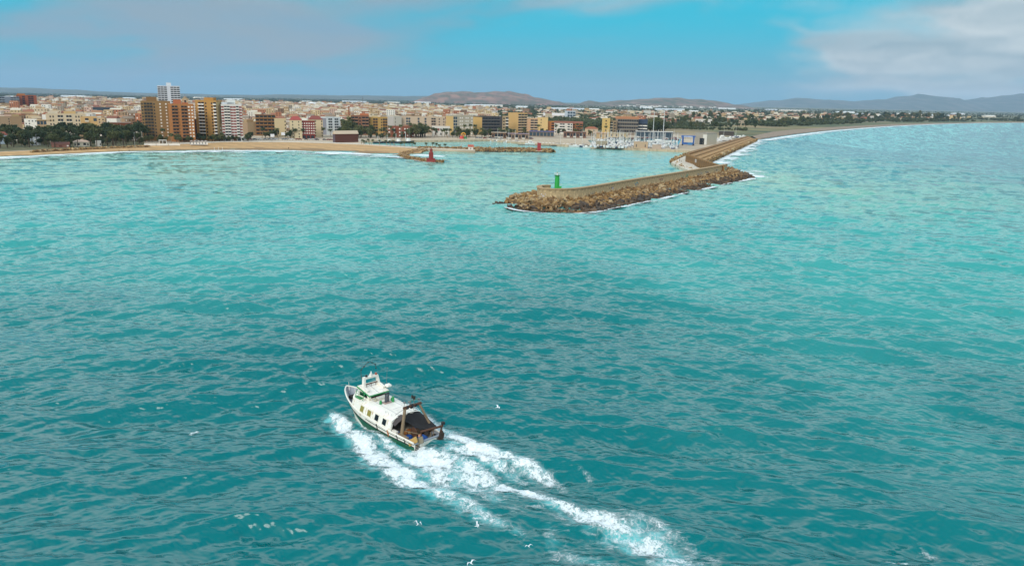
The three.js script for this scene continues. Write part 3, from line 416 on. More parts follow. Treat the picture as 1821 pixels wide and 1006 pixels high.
    const pos = [], uv = [], idx = []; seg.forEach((p, i) => { const q = seg[Math.min(i + 1, seg.length - 1)], b = seg[Math.max(0, i - 1)], t = V(q.x - b.x, 0, q.z - b.z).normalize(); for (const k of [0, 1]) { pos.push(p.x - t.z * 0.03 - base.x, y0 + k * ht, p.z + t.x * 0.03 - base.z); uv.push(i / (seg.length - 1), k); } if (i) { const a = i * 2 - 2; idx.push(a, a + 2, a + 1, a + 1, a + 2, a + 3); } });
    part(bw, 'graffiti', geoFrom(pos, idx, uv), paint(seed, cols));
  }
}
// ---------------------------------------------------------------- stepped shoreward arm
{
  const near0 = G(1219, 287, GROUND), near1 = G(1266, 303, GROUND), base = near0.clone().setY(0);
  const arm = thing('stepped_breakwater', 'stepped concrete breakwater arm running from the corner wall back to the shore', 'breakwater', base);
  part(arm, 'corner_wall', wallAlong([near0, near1.clone().lerp(near0, 0.5), near1, G(1284, 307.5, GROUND)], 1.4, 0, (u) => 8.2 - 1.4 * u, base, 12), darkStone);
  const farA = G(1329, 246.5, GROUND), farB = G(1351, 250, GROUND);
  const nA = G(1221, 284, GROUND), nB = G(1253, 296, GROUND);
  const tiers = [[0, 0.14, 8.0], [0.14, 0.36, 6.6], [0.36, 0.58, 5.2], [0.58, 0.8, 3.9]];
  const line = (t) => resample([V().lerpVectors(nA, nB, t), V().lerpVectors(nA, nB, t).lerp(V().lerpVectors(farA, farB, t), 0.5), V().lerpVectors(farA, farB, t)], 24);
  for (const [a, b, y] of tiers) {
    const A = line(a), B = line(b), pos = [], idx = []; const yy = (i) => lerp(y, 2.6 + (y - 2.6) * 0.6, i / 24);
    for (let i = 0; i <= 24; i++) { pos.push(A[i].x - base.x, -0.5, A[i].z - base.z, A[i].x - base.x, yy(i), A[i].z - base.z, A[i].x - base.x, yy(i), A[i].z - base.z, B[i].x - base.x, yy(i) - 0.3, B[i].z - base.z, B[i].x - base.x, yy(i) - 0.3, B[i].z - base.z, B[i].x - base.x, -0.5, B[i].z - base.z); if (i) for (const k of [0, 2, 4]) { const o = (i - 1) * 6 + k, e = o + 6; idx.push(o, o + 1, e, o + 1, e + 1, e); } }
    idx.push(1, 0, 5, 1, 5, 3);
    const uv = []; for (let k = 0; k < pos.length; k += 3) uv.push((pos[k] + pos[k + 2]) / 8, (pos[k + 1] - pos[k + 2]) / 8);
    part(arm, 'terrace_step', geoFrom(pos, idx, uv), y === 8 ? darkStone : new THREE.MeshStandardMaterial({ map: quayStone.map, color: ['#ecd2a4', '#d8ba8c', '#e6c896'][tiers.findIndex((q) => q[2] === y) % 3], roughness: 0.95 }));
  }
  const up = line(0.8), lo = resample([G(1258, 300, 0), G(1264, 291.5, 0), ...tailToe.slice(5)], 24);
  ruled(up, lo, 4, (u, t) => 3.3 - 4 * t, 'mound', arm, base, rockMats[1]);
  const r = rng(9), rocks = [];
  for (let i = 0; i < 1100; i++) { const u = Math.pow(r(), 1.5) * 24, a = Math.min(23, Math.floor(u)), f = u - a, t = r() * 1.05, p = V(lerp(lerp(up[a].x, up[a + 1].x, f), lerp(lo[a].x, lo[a + 1].x, f), t), 0, lerp(lerp(up[a].z, up[a + 1].z, f), lerp(lo[a].z, lo[a + 1].z, f), t)); p.y = 3.5 - 4 * t + 0.2 * r(); rocks.push({ p, s: 1.9 + 1.6 * r(), v: Math.floor(r() * 8), r: [(r() - 0.5), r() * 6.28, (r() - 0.5)], m: t > 0.84 ? wetMats[Math.floor(r() * 4)] : rockMats[Math.floor(r() * 6)] }); }
  // spit of dark rocks that runs out from the corner
  for (let i = 0; i < 260; i++) { const t = r(), p = V().lerpVectors(G(1290, 306, 0), G(1336, 317, 0), t); p.x += (r() - 0.5) * 14 * (1.15 - t); p.z += (r() - 0.5) * 34 * (1.05 - t); p.y = 0.3 + 1.7 * (1 - t) * r(); rocks.push({ p, s: 2 + 1.8 * r(), v: Math.floor(r() * 8), r: [(r() - 0.5), r() * 6.28, (r() - 0.5)], m: p.y < 0.9 ? wetMats[Math.floor(r() * 4)] : rockMats[Math.floor(r() * 6)] }); }
  // the harbour-side apron with its rough edge
  const ap = [[1194, 288.5], [1218, 277.5], [1226, 275], [1222, 284], [1240, 297], [1258, 303], [1234, 306], [1214, 298]].map((p) => G(...p, 2.0));
  const s = new THREE.Shape(ap.map((p) => new THREE.Vector2(p.x - base.x, -(p.z - base.z)))), g = new THREE.ExtrudeGeometry(s, { depth: 3, bevelEnabled: false }); g.rotateX(-Math.PI / 2); g.translate(0, -1, 0); planarUV(g, 8); part(arm, 'apron', g, paleStone);
  for (let i = 0; i < 190; i++) { const e = [[1193, 289.4], [1213, 299.4], [1236, 308]].map((q) => G(...q, 0)), k = r() < 0.55 ? [G(1222, 275.6, 0), e[0]] : r() < 0.5 ? [e[0], e[1]] : [e[1], e[2]], p = V().lerpVectors(k[0], k[1], r()); p.x += (r() - 0.5) * 5; p.z += (r() - 0.5) * 6; p.y = r() * 1.8; rocks.push({ p, s: 1.6 + 1.2 * r(), v: Math.floor(r() * 8), r: [r(), r() * 6.28, r()], m: p.y < 0.7 ? wetMats[Math.floor(r() * 4)] : rockMats[Math.floor(r() * 6)] }); }
  rocks.sort((a, b) => b.s / b.p.distanceTo(EYEV) - a.s / a.p.distanceTo(EYEV));
  for (const k of rocks.slice(0, 120)) { const o = part(arm, 'rock', rockGeo[k.v], k.m, k.p.x - base.x, k.p.y, k.p.z - base.z); o.rotation.set(...k.r); o.scale.setScalar(k.s); }
  part(arm, 'rubble', mergedRocks(rocks.slice(120), base), rubbleMat).userData.kind = 'stuff';
  const pm = mat('#b8b0a8', 0.9); const gp = part(arm, 'graffiti', new THREE.PlaneGeometry(5, 2.4), pm); { const p = V().lerpVectors(near0, near1, 0.42); const t = near1.clone().sub(near0).normalize(); gp.position.set(p.x - t.z * 0.05 - base.x, 5, p.z + t.x * 0.05 - base.z); gp.rotation.y = Math.atan2(-t.z, t.x); }
}
// ---------------------------------------------------------------- smaller moles
function mole(name, label, line, half, top, n, size, seed, wetToe = 0.7) {
  const P = resample(line.map((p) => G(...p, 0)), 40), base = P[20].clone(), o = thing(name, label, 'breakwater', base), L = [], R = [];
  P.forEach((p, i) => { const q = P[Math.min(i + 1, 40)], b = P[Math.max(0, i - 1)], t = V(q.x - b.x, 0, q.z - b.z).normalize(), k = half * (i > 37 ? 0.5 : 1); L.push(V(p.x + t.z * k, 0, p.z - t.x * k)); R.push(V(p.x - t.z * k, 0, p.z + t.x * k)); });
  const fy = (u, t) => Math.min(top, -0.9 + (top + 1.8) * (1 - Math.abs(t * 2 - 1)) * 1.35);
  ruled(L, R, 6, fy, 'core', o, base, new THREE.MeshStandardMaterial({ map: quayStone.map, color: '#d2b284', roughness: 0.95 }));
  const r = rng(seed), rocks = [];
  for (let i = 0; i < n; i++) { const u = r() * 40, a = Math.min(39, Math.floor(u)), t = r() < 0.72 ? 1 - r() * 0.42 : r(), p = V().lerpVectors(L[a], R[a], t).lerp(V().lerpVectors(L[a + 1], R[a + 1], t), u - a); p.y = fy(0, t) + 0.15 * r(); if (t > 0.35 && t < 0.55) continue; const w = t > 0.93 || p.y < 0.2; rocks.push({ p, s: size * (0.8 + 0.7 * r()), v: Math.floor(r() * 8), r: [r() - 0.5, r() * 6.28, r() - 0.5], m: w ? wetMats[Math.floor(r() * 4)] : rockMats[Math.floor(r() * 6)] }); }
  part(o, 'rubble', mergedRocks(rocks, base), rubbleMat).userData.kind = 'stuff'; return o;
}
mole('groyne', 'hooked rubble groyne curling out from the sand beach under the red beacon', [[760, 268], [742, 270.6], [722, 274.2], [716, 277.6], [728, 281.5], [748, 285.6], [770, 288.4], [789, 289.2]], 4.6, 1.7, 800, 1.3, 31);
mole('harbour_mole', 'straight rubble mole with pale crest ending at the red pillar', [[742, 266.8], [790, 267.4], [845, 268.2], [900, 268.6], [950, 269.2], [984, 270.8]], 8.5, 2.8, 900, 1.8, 32);
surf([[716, 279], [728, 283], [748, 287.4], [770, 290], [790, 290.4]].map((p) => G(...p, 0)), -4, 'thin foam line along the hooked groyne', 0.3);
// ---------------------------------------------------------------- beacons
const cyl = (r0, r1, h, seg = 16) => new THREE.CylinderGeometry(r1, r0, h, seg);
{
  const p = G(990, 349, 2.6), o = thing('green_beacon', 'green harbour light tower behind the curved breakwater wall', 'lighthouse', p), g = mat('#1f9a3c', 0.5), dk = mat('#14702c', 0.5), w = mat('#d8dad6', 0.5);
  part(o, 'base', cyl(1.7, 1.7, 1.0), dk, 0, 0.5, 0);
  part(o, 'tower', cyl(1.25, 1.0, 8.6, 20), g, 0, 5.3, 0);
  const an = box(o, 'annex', g, 1.3, 2.6, 0.1, 1.6, 4.2, 1.7); const dr = box(o, 'door', dk, 0.2, 2.2, 1.24, 0.8, 2, 0.1);
  part(o, 'gallery', cyl(1.45, 1.45, 0.28, 20), dk, 0, 9.74, 0);
  for (let i = 0; i < 8; i++) { const a = i / 8 * 6.283; part(o, 'rail_post', cyl(0.05, 0.05, 1.0, 5), w, 1.35 * Math.cos(a), 10.38, 1.35 * Math.sin(a)); }
  part(o, 'rail', new THREE.TorusGeometry(1.35, 0.05, 5, 20).rotateX(Math.PI / 2), w, 0, 10.88, 0);
  part(o, 'lantern', cyl(0.42, 0.42, 1.2, 12), w, 0, 10.48, 0); part(o, 'lantern_cap', new THREE.ConeGeometry(0.5, 0.4, 12), dk, 0, 11.28, 0); part(o, 'aerial', cyl(0.04, 0.03, 1.2, 5), w, 0, 12.0, 0);
}
{
  const p = G(766.5, 287.6, 1.6), o = thing('red_beacon', 'red stepped light tower on the hooked groyne', 'lighthouse', p), g = mat('#862f29', 0.7), d = mat('#7d231f', 0.65);
  box(o, 'plinth', g, 0, 1.0, 0, 7.2, 2.0, 5); box(o, 'shoulder', d, -1.6, 2.6, 0, 2.4, 1.2, 3.4); box(o, 'shoulder', d, 2.4, 2.4, 0, 1.4, 0.8, 2.4); box(o, 'shaft', g, 0, 4.8, 0, 3.0, 5.6, 3.0).rotation.y = 0.4;
  part(o, 'upper_shaft', cyl(1.25, 1.05, 2.6, 14), g, 0.1, 8.9, 0); part(o, 'gallery', cyl(1.5, 1.5, 0.22, 14), d, 0.1, 10.3, 0); part(o, 'lantern', cyl(0.42, 0.4, 1.0, 10), d, 0.1, 10.9, 0); part(o, 'aerial', cyl(0.05, 0.03, 1.6, 5), d, 0.1, 12.2, 0);
  o.scale.setScalar(0.88); for (const x of [-3.2, 3.1]) part(o, 'bollard', cyl(0.35, 0.3, 1.2, 8), d, x, 2.6, 1.6);
}
{
  const p = G(958.5, 268.6, 2.7), o = thing('red_pillar', 'plain red pillar beacon at the tip of the straight mole', 'lighthouse', p), g = mat('#962a2c', 0.65), d = mat('#8c1c22', 0.6);
  box(o, 'footing', quayStone, 0, 0.2, 0, 6, 0.5, 5); box(o, 'pillar', g, 0, 3.75, 0, 3.1, 6.6, 2.6); box(o, 'cap', d, 0, 7.17, 0, 3.3, 0.22, 2.8); box(o, 'door', d, 0.2, 1.5, 1.32, 0.9, 2.0, 0.06); for (const y of [3.6, 5.2]) box(o, 'vent', d, 0, y, 1.32, 1.4, 0.3, 0.05);
}
// ---------------------------------------------------------------- buildings
const glassDark = mat('#26282c', 0.25), glassBlue = mat('#36454f', 0.25), glassOlive = mat('#5b5645', 0.4), whiteTrim = mat('#dcd6cc', 0.8), roofTile = mat('#a5603c', 0.9), roofBrown = mat('#7d4d35', 0.9), roofGrey = mat('#9b948a', 0.9), concrete = mat('#a59c8e', 0.9);
const PRISM = geoFrom([-.5, 0, .5, .5, 0, .5, .5, 0, -.5, -.5, 0, -.5, -.5, 1, 0, .5, 1, 0], [0, 1, 5, 0, 5, 4, 2, 3, 4, 2, 4, 5, 1, 2, 5, 3, 0, 4, 0, 2, 1, 0, 3, 2]).toNonIndexed(); PRISM.computeVertexNormals();
const HIP = geoFrom([-.5, 0, .5, .5, 0, .5, .5, 0, -.5, -.5, 0, -.5, -.22, 1, 0, .22, 1, 0], [0, 1, 5, 0, 5, 4, 2, 3, 4, 2, 4, 5, 1, 2, 5, 3, 0, 4, 0, 2, 1, 0, 3, 2]).toNonIndexed(); HIP.computeVertexNormals();
const landmarks = [];
function muted(hex) { const c = new THREE.Color(hex), l = 0.3 * c.r + 0.59 * c.g + 0.11 * c.b; return '#' + c.setRGB(lerp(c.r, l, 0.08) * 0.88, lerp(c.g, l, 0.08) * 0.88, lerp(c.b, l, 0.08) * 0.88).getHexString(); }   // wall and roof colours slightly greyed and evenly darkened
function place(xl, xr, yb, turn = 0, xs = null) {
  const C = G(xs ?? (xl + xr) / 2, yb, GROUND), f = V(0, 0, -1).applyQuaternion(camera.quaternion), mpx = C.clone().sub(EYEV).dot(f) / FOCAL, yaw = Math.atan2(-C.x, -C.z) + turn;
  let Wd = (xr - xl) * mpx, D = null;
  if (xs !== null) {
    const ex = V(Math.cos(yaw), 0, -Math.sin(yaw));
    if (turn > 0) { Wd = (xr - xs) * mpx / Math.cos(turn); D = (xs - xl) * mpx / Math.sin(turn); C.addScaledVector(ex, Wd / 2); } else { Wd = (xs - xl) * mpx / Math.cos(turn); D = (xr - xs) * mpx / Math.sin(-turn); C.addScaledVector(ex, -Wd / 2); }
  }
  return { C, mpx, yaw, W: Wd, D };
}
// s: px box; o: colours, floors and what each bay of the facade is. w pale window, d dark window, g blue glass, B balcony in pale colour, b balcony in wall colour, L loggia whose dark recess is a flat panel, . blank
function building(name, label, category, [xl, xr, yt, yb, xs = null], o, group) {
  const { C, mpx, yaw, W: Wd, D } = place(xl, xr, yb, o.turn ?? 0, xs), Hh = (yb - yt) * mpx, dp = D ?? o.depth ?? 13, t = thing(name, label, category, C, yaw, group), wall = mat(muted(o.c), 0.92), bm = mat(muted(o.bc ?? '#cfc8ba'), 0.9);
  landmarks.push({ label: o.short ?? label, x: (xl + xr) / 2, y: yb });
  box(t, 'wall', wall, 0, Hh / 2, -dp / 2, Wd, Hh, dp);
  if (o.side) box(t, 'side_wall', mat(muted(o.side), 0.92), (o.turn > 0 ? -1 : 1) * (Wd / 2 + 0.06), Hh / 2 - 0.15, -dp / 2, 0.12, Hh - 0.3, dp - 0.1);
  const rf = mat(muted(o.rc ?? '#b5aa98'), 0.95);
  if (o.roof === 'gable' || o.roof === 'hip') { const r = part(t, 'roof', o.roof === 'hip' ? HIP : PRISM, rf, 0, Hh, -dp / 2); r.scale.set(Wd + 0.8, o.rh ?? Math.min(4, dp * 0.22), dp + 0.8); }
  else if (o.roof === 'shed') box(t, 'roof', rf, 0, Hh + 0.2, -dp / 2 + 0.3, Wd + 1.2, 0.4, dp + 1.6);
  else { box(t, 'roof', rf, 0, Hh + 0.08, -dp / 2, Wd - 0.4, 0.16, dp - 0.4); for (const [x, z, w, d] of [[0, -0.1, Wd + 0.2, 0.3], [0, -dp + 0.1, Wd + 0.2, 0.3], [-Wd / 2 + 0.05, -dp / 2, 0.3, dp - 0.5], [Wd / 2 - 0.05, -dp / 2, 0.3, dp - 0.5]]) box(t, 'parapet', wall, x, Hh + 0.45, z, w, 0.9, d); }
  for (const [u0, u1, h, c2, zz] of o.top ?? []) box(t, 'roof_house', mat(muted(c2 ?? o.c), 0.92), (u0 + u1) / 2 * Wd - Wd / 2, Hh + h / 2 + 0.1, -(zz ?? 0.5) * dp, (u1 - u0) * Wd, h, Math.min(6, dp * 0.5));
  const fl = o.fl ?? 0; if (fl) {
    const g = o.g ?? 0, fh = (Hh - g - 0.4) / fl;
    const rows = Array.isArray(o.cols) ? o.cols : null;
    for (let f = 0; f < fl; f++) {
      const cols = rows ? rows[Math.min(f, rows.length - 1)] : o.cols, n = cols.length, bw = Wd / n, y = g + f * fh;
      for (let i = 0; i < n; i++) {
        const ch = cols[i], x = -Wd / 2 + (i + 0.5) * bw; if (ch === '.') continue;
        if (ch === 'w') box(t, 'window', whiteTrim, x, y + fh * 0.55, 0.02, bw * 0.5, fh * 0.42, 0.14);
        else if (ch === 'd') box(t, 'window', glassDark, x, y + fh * 0.52, 0.0, bw * 0.46, fh * 0.5, 0.12);
        else if (ch === 'g') box(t, 'window', glassBlue, x, y + fh * 0.52, 0.0, bw * 0.8, fh * 0.72, 0.12);
        else if (ch === 'o') box(t, 'window', mat(o.oc ?? '#6b2a24', 0.9), x, y + fh * 0.5, 0.02, bw * 0.9, fh * 0.55, 0.1);
        else {
          box(t, 'window', glassDark, x, y + fh * 0.56, 0.0, bw * 0.86, fh * 0.66, 0.1);  // flat dark panel stands in for the shaded recess behind the balcony
          const out = ch === 'L' ? 0.5 : 1.25; box(t, 'balcony', ch === 'B' ? whiteTrim : bm, x, y + fh * 0.2, out / 2 + 0.06, bw * 0.94, fh * (ch === 'L' ? 0.26 : 0.36), out);
        }
      }
    }
  }
  for (const [u, w, h, c2] of o.ground ?? []) box(t, 'shopfront', c2 ? mat(c2, 0.8) : glassDark, u * Wd - Wd / 2, h / 2 + 0.1, 0.02, w, h, 0.16);
  return t;
}
// the beachfront towers
building('apartment_tower', 'olive brown apartment tower, leftmost of the four beachfront towers', 'building', [257, 305, 183, 250.5], { c: '#94713f', bc: '#86663a', depth: 15, fl: 11, g: 3.5, cols: 'dLLLd.w.ww', rc: '#8a7a64', top: [[0.2, 0.55, 4.5, '#8a6436'], [0.62, 0.9, 1.4, '#6b5336']], short: 'olive brown tower' });
building('apartment_tower', 'burnt orange apartment tower beside the olive brown one', 'building', [305, 346, 188, 252], { c: '#b07238', bc: '#9c6634', depth: 15, fl: 10, g: 3.5, cols: '.bb.bbww', rc: '#a0603a', top: [[0.2, 0.52, 4.6, '#b8663a'], [0.55, 0.8, 2, '#b5642f']], short: 'burnt orange tower' });
building('apartment_tower', 'ochre apartment tower with white balcony bands on both edges', 'building', [353, 398, 182, 250.5, 388], { turn: -0.45, c: '#b5853c', side: '#b79f6e', bc: '#d2cabb', fl: 11, g: 3.6, cols: '.BBd.dB', rc: '#a58c68', top: [[0.35, 0.8, 3.4, '#b9812f']], short: 'ochre tower' });
building('apartment_tower', 'red and white striped apartment tower, rightmost of the beachfront towers', 'building', [397, 431.5, 188.5, 250.5], { c: '#d3cdc6', bc: '#d8d4d0', oc: '#7c3a2f', depth: 14, fl: 11, g: 4.2, cols: 'oBBooBo', rc: '#c5beb4', top: [[0.03, 0.66, 2.6, '#c9cdd2'], [0.3, 0.7, 5.2, '#d9dad8']], ground: [[0.25, 4, 3], [0.6, 3, 3, '#8a5a38'], [0.8, 3, 3]], short: 'red and white tower' });
building('apartment_tower', 'tall white apartment tower rising far behind the beachfront towers', 'building', [285, 321.5, 155, 212], { c: '#cfd2d6', bc: '#e0e0e0', depth: 18, fl: 16, cols: 'LLL.LLL', rc: '#b9b9b9', top: [[0.4, 0.62, 6, '#d5d8da']], short: 'white tower' });
building('apartment_block', 'rust orange apartment block far back at the left edge', 'building', [33, 64, 170.5, 196], { c: '#9a4d28', bc: '#7a3a20', depth: 20, fl: 7, cols: 'd.L.bL.', rc: '#8a4a30', top: [[0.05, 0.45, 4, '#b3702e']], short: 'rust orange block' });
building('apartment_block', 'grey blue and white apartment block beside the rust orange one', 'building', [2, 33, 173, 196], { c: '#77808c', bc: '#a8b0b8', depth: 18, fl: 6, cols: 'LL..LLL', rc: '#8d8d90', top: [[0.3, 0.5, 1.5, '#c5ccd2']], short: 'grey blue block' });
// left part of the front
building('blank_block', 'beige block with windowless side wall at the left edge', 'building', [-6, 17, 209, 232], { c: '#9d8464', depth: 16, rc: '#a89a80', fl: 5, cols: '......d', short: 'beige blank block' });
building('blank_block', 'brown beige windowless block left of the street', 'building', [21, 38.5, 209, 232], { c: '#987c5a', depth: 16, rc: '#a08a68', top: [[0.2, 0.8, 3, '#a98f60']], short: 'brown beige block' });
building('villa', 'beige house with wide dark glazed front behind the park pines', 'building', [68, 93, 214, 231], { c: '#b4946a', depth: 12, fl: 2, cols: ['.....', 'ggg..'], rc: '#c0a06c', roof: 'shed', short: 'glazed house' });
building('apartment_block', 'long cream apartment block with three rows of windows behind the park', 'building', [88, 150, 204, 231], { c: '#c9b594', bc: '#d9cbb2', depth: 14, fl: 4, cols: '.dd.LL.LL.ddd.', rc: '#c0ad8c', top: [[0.05, 0.3, 3, '#cfc0a5'], [0.45, 0.75, 3.6, '#cba76a'], [0.8, 0.95, 2.4, '#c9b9a0']], short: 'long cream block' });
building('apartment_block', 'yellow cream block with one blue window behind the park', 'building', [146, 172, 209, 231], { c: '#c79f63', bc: '#d9cbb2', depth: 13, fl: 3, cols: ['....', '....', '.b.g'], rc: '#c8b08a', short: 'yellow cream block' });
building('office_block', 'long dark slate building in the middle of the left town', 'building', [154, 201, 192, 207], { c: '#3d4450', bc: '#535a64', depth: 18, fl: 2, cols: '..gggggggg', rc: '#4a4f58', short: 'slate building' });
building('hall', 'low hall with wide orange tiled roof below the slate building', 'building', [181, 221, 206.5, 212], { c: '#b08a6a', depth: 26, roof: 'hip', rc: '#a9562c', rh: 5, fl: 1, cols: 'd.d.d.d', short: 'orange roofed hall' });
building('brick_block', 'red brown brick block with pale roof edge behind the dark pines', 'building', [186, 233, 220, 248], { c: '#7d4527', depth: 13, fl: 4, cols: '.w.w.w..w', rc: '#cdbfae', top: [[0, 0.98, 0.9, '#cbbfb0', 0.3]], short: 'red brown brick block' });
building('house', 'small pale blue house with red roof at the left edge of the park', 'house', [-4, 18, 240, 256], { c: '#9fb0bf', depth: 9, roof: 'gable', rc: '#8a4632', rh: 2.4, fl: 1, cols: '.d.d.', short: 'pale blue house' });
building('house', 'low white beach bungalow with open veranda under the pines', 'house', [132, 157, 252.5, 260.6], { c: '#c9bda8', depth: 8, roof: 'hip', rc: '#c8a890', rh: 1.8, fl: 1, cols: 'dL.Ld', short: 'beach bungalow' });
building('house', 'cream two tier kiosk above the beach bungalow', 'house', [135, 152, 242, 252], { c: '#c8a27c', depth: 8, fl: 2, cols: '.dd.', rc: '#cfc0a8', short: 'cream kiosk' });
building('house', 'low brown roofed shed with white end between pines', 'house', [93, 121, 256, 262], { c: '#8a5a48', depth: 8, roof: 'gable', rc: '#7b4a3a', rh: 1.5, fl: 1, cols: '..o.w', oc: '#5c2f26', short: 'brown shed' });
building('house', 'white kiosk with dark doorway among the pines', 'house', [170, 179, 252, 260], { c: '#ccc6ba', depth: 6, fl: 1, cols: 'w.d', rc: '#b9b2a5', short: 'white kiosk' });
building('house', 'small white pavilion with dark base by the street end', 'house', [55, 70, 245, 258], { c: '#b3bac0', depth: 7, fl: 2, cols: ['gd.', '.w.'], rc: '#a09a90', short: 'white pavilion' });
// between and behind the towers
building('house', 'narrow pinkish white building squeezed between the orange and ochre towers', 'building', [341, 354, 186, 226], { c: '#cdb9a8', depth: 16, fl: 9, cols: '.dd.', rc: '#c4b09c', short: 'narrow white building' });
building('apartment_block', 'dark red brown block between the orange and ochre towers', 'building', [345, 355, 214, 248], { c: '#5f3826', depth: 12, fl: 7, cols: 'dd.', rc: '#8a6a50', short: 'dark red brown block' });
building('apartment_block', 'small beige block wedged in front of the ochre tower side', 'building', [389, 399, 222, 250], { c: '#b79a70', depth: 9, fl: 4, cols: 'bd', rc: '#b9a080', short: 'small beige block' });
building('blank_block', 'low beige block with windowless wall right of the striped tower', 'building', [431, 466, 219, 241, 441], { turn: 0.5, c: '#a58a66', side: '#9f8262', rc: '#b9a68a', top: [[0.05, 0.5, 3.4, '#a8895e']], short: 'low beige block' });
building('apartment_block', 'ochre terraced block with brown balcony bands right of the beige block', 'building', [456, 490, 205, 241], { c: '#a87a42', bc: '#8f6434', depth: 14, fl: 6, cols: 'bbbbb', rc: '#8e5c3a', roof: 'shed', short: 'ochre terraced block' });
building('apartment_block', 'plain cream block beside the ochre terraced block', 'building', [489, 509, 213, 243], { c: '#cbb487', depth: 12, rc: '#bfae92', fl: 5, cols: '.....d', short: 'plain cream block' });
building('hotel', 'cream hotel wing with red roof and small windows left of the red centre', 'building', [516, 537, 214, 246], { c: '#cfbb94', depth: 14, fl: 6, cols: '.d..d.', rc: '#a5443a', roof: 'hip', rh: 4, short: 'cream hotel wing' });
building('hotel', 'dark red hotel centre with rows of white windows', 'building', [536.5, 560, 217, 246], { c: '#7b2f22', depth: 14, fl: 5, g: 4, cols: 'wwwwww', rc: '#cbb796', ground: [[0.2, 3, 3], [0.5, 3, 3], [0.8, 3, 3]], short: 'dark red hotel centre' });
building('hotel', 'cream hotel wing with brown red roof right of the red centre', 'building', [548.5, 574, 213, 243.6], { c: '#cdb78e', depth: 12, fl: 6, cols: '...d..d', rc: '#8a4638', roof: 'hip', rh: 4, short: 'right cream hotel wing' });
building('apartment_block', 'white grid fronted block with grey flank beside the hotel', 'building', [571, 605.5, 210, 240, 580.5], { turn: 0.42, c: '#cfd3d2', side: '#84848c', bc: '#d6d9d8', fl: 5, g: 4, cols: '.LL.LL.', rc: '#6d6a66', short: 'white grid block' });
building('hall', 'long low roof of brown tiles behind the hotel', 'building', [470, 602, 207, 214], { c: '#a57a50', depth: 18, roof: 'gable', rc: '#93532f', rh: 3, short: 'long brown roof' });
building('apartment_block', 'brown orange block with shaded balconies behind dark trees', 'building', [625, 656, 207, 240], { c: '#8a5a3c', bc: '#9c7050', depth: 14, fl: 6, cols: 'bbdbb', rc: '#a8602f', top: [[0.5, 1.0, 3, '#b86a3a']], short: 'brown orange block' });
building('apartment_block', 'yellow ochre block with loggias facing the harbour', 'building', [655, 689, 210, 240], { c: '#b08a44', bc: '#a87428', depth: 14, fl: 6, cols: 'd.LL.dLL', rc: '#c2a878', top: [[0.2, 0.5, 2, '#cbb27e']], short: 'yellow ochre block' });
building('apartment_block', 'pale grey block with blank flank right of the yellow ochre block', 'building', [688, 714, 208, 238, 700], { turn: 0.6, c: '#c3bcae', side: '#b3ada4', fl: 5, cols: '.d.....', rc: '#b9b0a0', short: 'pale grey block' });
building('arcade_block', 'red brown brick building with rows of white arched windows by the quay', 'building', [690, 736, 226, 244], { c: '#8a4a30', depth: 12, fl: 3, cols: 'w.w.w.ww.w', rc: '#a0664a', top: [[0.62, 0.95, 2.4, '#a2785a']], short: 'arcaded brick building' });
building('apartment_block', 'pinkish beige block with tall blue glass strips above the quay trees', 'building', [714, 791, 209, 238], { c: '#bca68c', bc: '#b09a84', depth: 14, fl: 6, cols: '..gg...g..g..bb.d.d', rc: '#c09a70', short: 'pinkish beige block' });
building('house', 'white harbour house with dark red loggia behind palms', 'house', [768, 800, 226, 242], { c: '#d6d0c4', depth: 10, fl: 2, cols: ['.d.d.d.', 'ooodd..'], oc: '#7a3a30', rc: '#a8604a', short: 'white harbour house' });
building('apartment_block', 'grey fronted block with bright yellow flank behind the slide', 'building', [793, 841, 207, 241, 806], { turn: 0.5, c: '#b0a48e', side: '#c8a664', bc: '#c8c4ba', fl: 6, cols: 'gg.ww.ww.w', rc: '#c0b096', top: [[0.2, 0.5, 1.6, '#c8baa2']], short: 'yellow flanked grey block' });
building('apartment_block', 'dark glass balcony block with bright yellow flank', 'building', [841, 894, 208.5, 240, 857], { turn: 0.48, c: '#4f4a48', side: '#c9a158', bc: '#5d5856', fl: 5, g: 3, cols: 'bbbbbb.', rc: '#9a7a50', short: 'dark balcony block' });
building('apartment_block', 'narrow beige block right of the dark balcony block', 'building', [893, 904, 208, 240], { c: '#a8906a', depth: 12, fl: 6, cols: 'db', rc: '#a08a6a', short: 'narrow beige block' });
building('apartment_block', 'tall yellow orange block with balconies on its right front', 'building', [903, 937, 202.5, 239, 921], { turn: 0.7, c: '#c8a060', side: '#c8a060', bc: '#cbb08a', fl: 8, cols: 'bbb', rc: '#cbb592', short: 'tall yellow orange block' });
building('apartment_block', 'pink orange balcony block beside the tall yellow orange one', 'building', [936, 956, 212, 239], { c: '#c69c74', bc: '#c8ac8c', depth: 12, fl: 6, cols: '.bb', rc: '#b99272', short: 'pink orange block' });
building('blank_block', 'pale yellow block with a single window near the blue pavilion', 'building', [955, 974, 210.5, 236], { c: '#d2b070', depth: 13, fl: 5, cols: '..d....', rc: '#c2aa80', short: 'pale yellow block' });
building('apartment_block', 'orange block right of the pale yellow one', 'building', [973.5, 986, 217, 236], { c: '#b87638', bc: '#a86a34', depth: 12, fl: 4, cols: '.b', rc: '#9a6a48', short: 'orange block' });
building('apartment_block', 'white balcony block with long brown red roof', 'building', [985.5, 1018, 219, 237], { c: '#cfc8bc', bc: '#dcd8d0', depth: 12, fl: 4, cols: 'd.BB.Bd', roof: 'gable', rc: '#8a5038', rh: 2.6, short: 'white balcony block' });
building('apartment_block', 'burnt orange block at the right end of the brown red roof', 'building', [1017.5, 1036, 219.5, 237], { c: '#b06a34', bc: '#a0602c', depth: 12, fl: 4, cols: 'dbb', roof: 'gable', rc: '#8a5038', rh: 2.6, short: 'burnt orange block' });
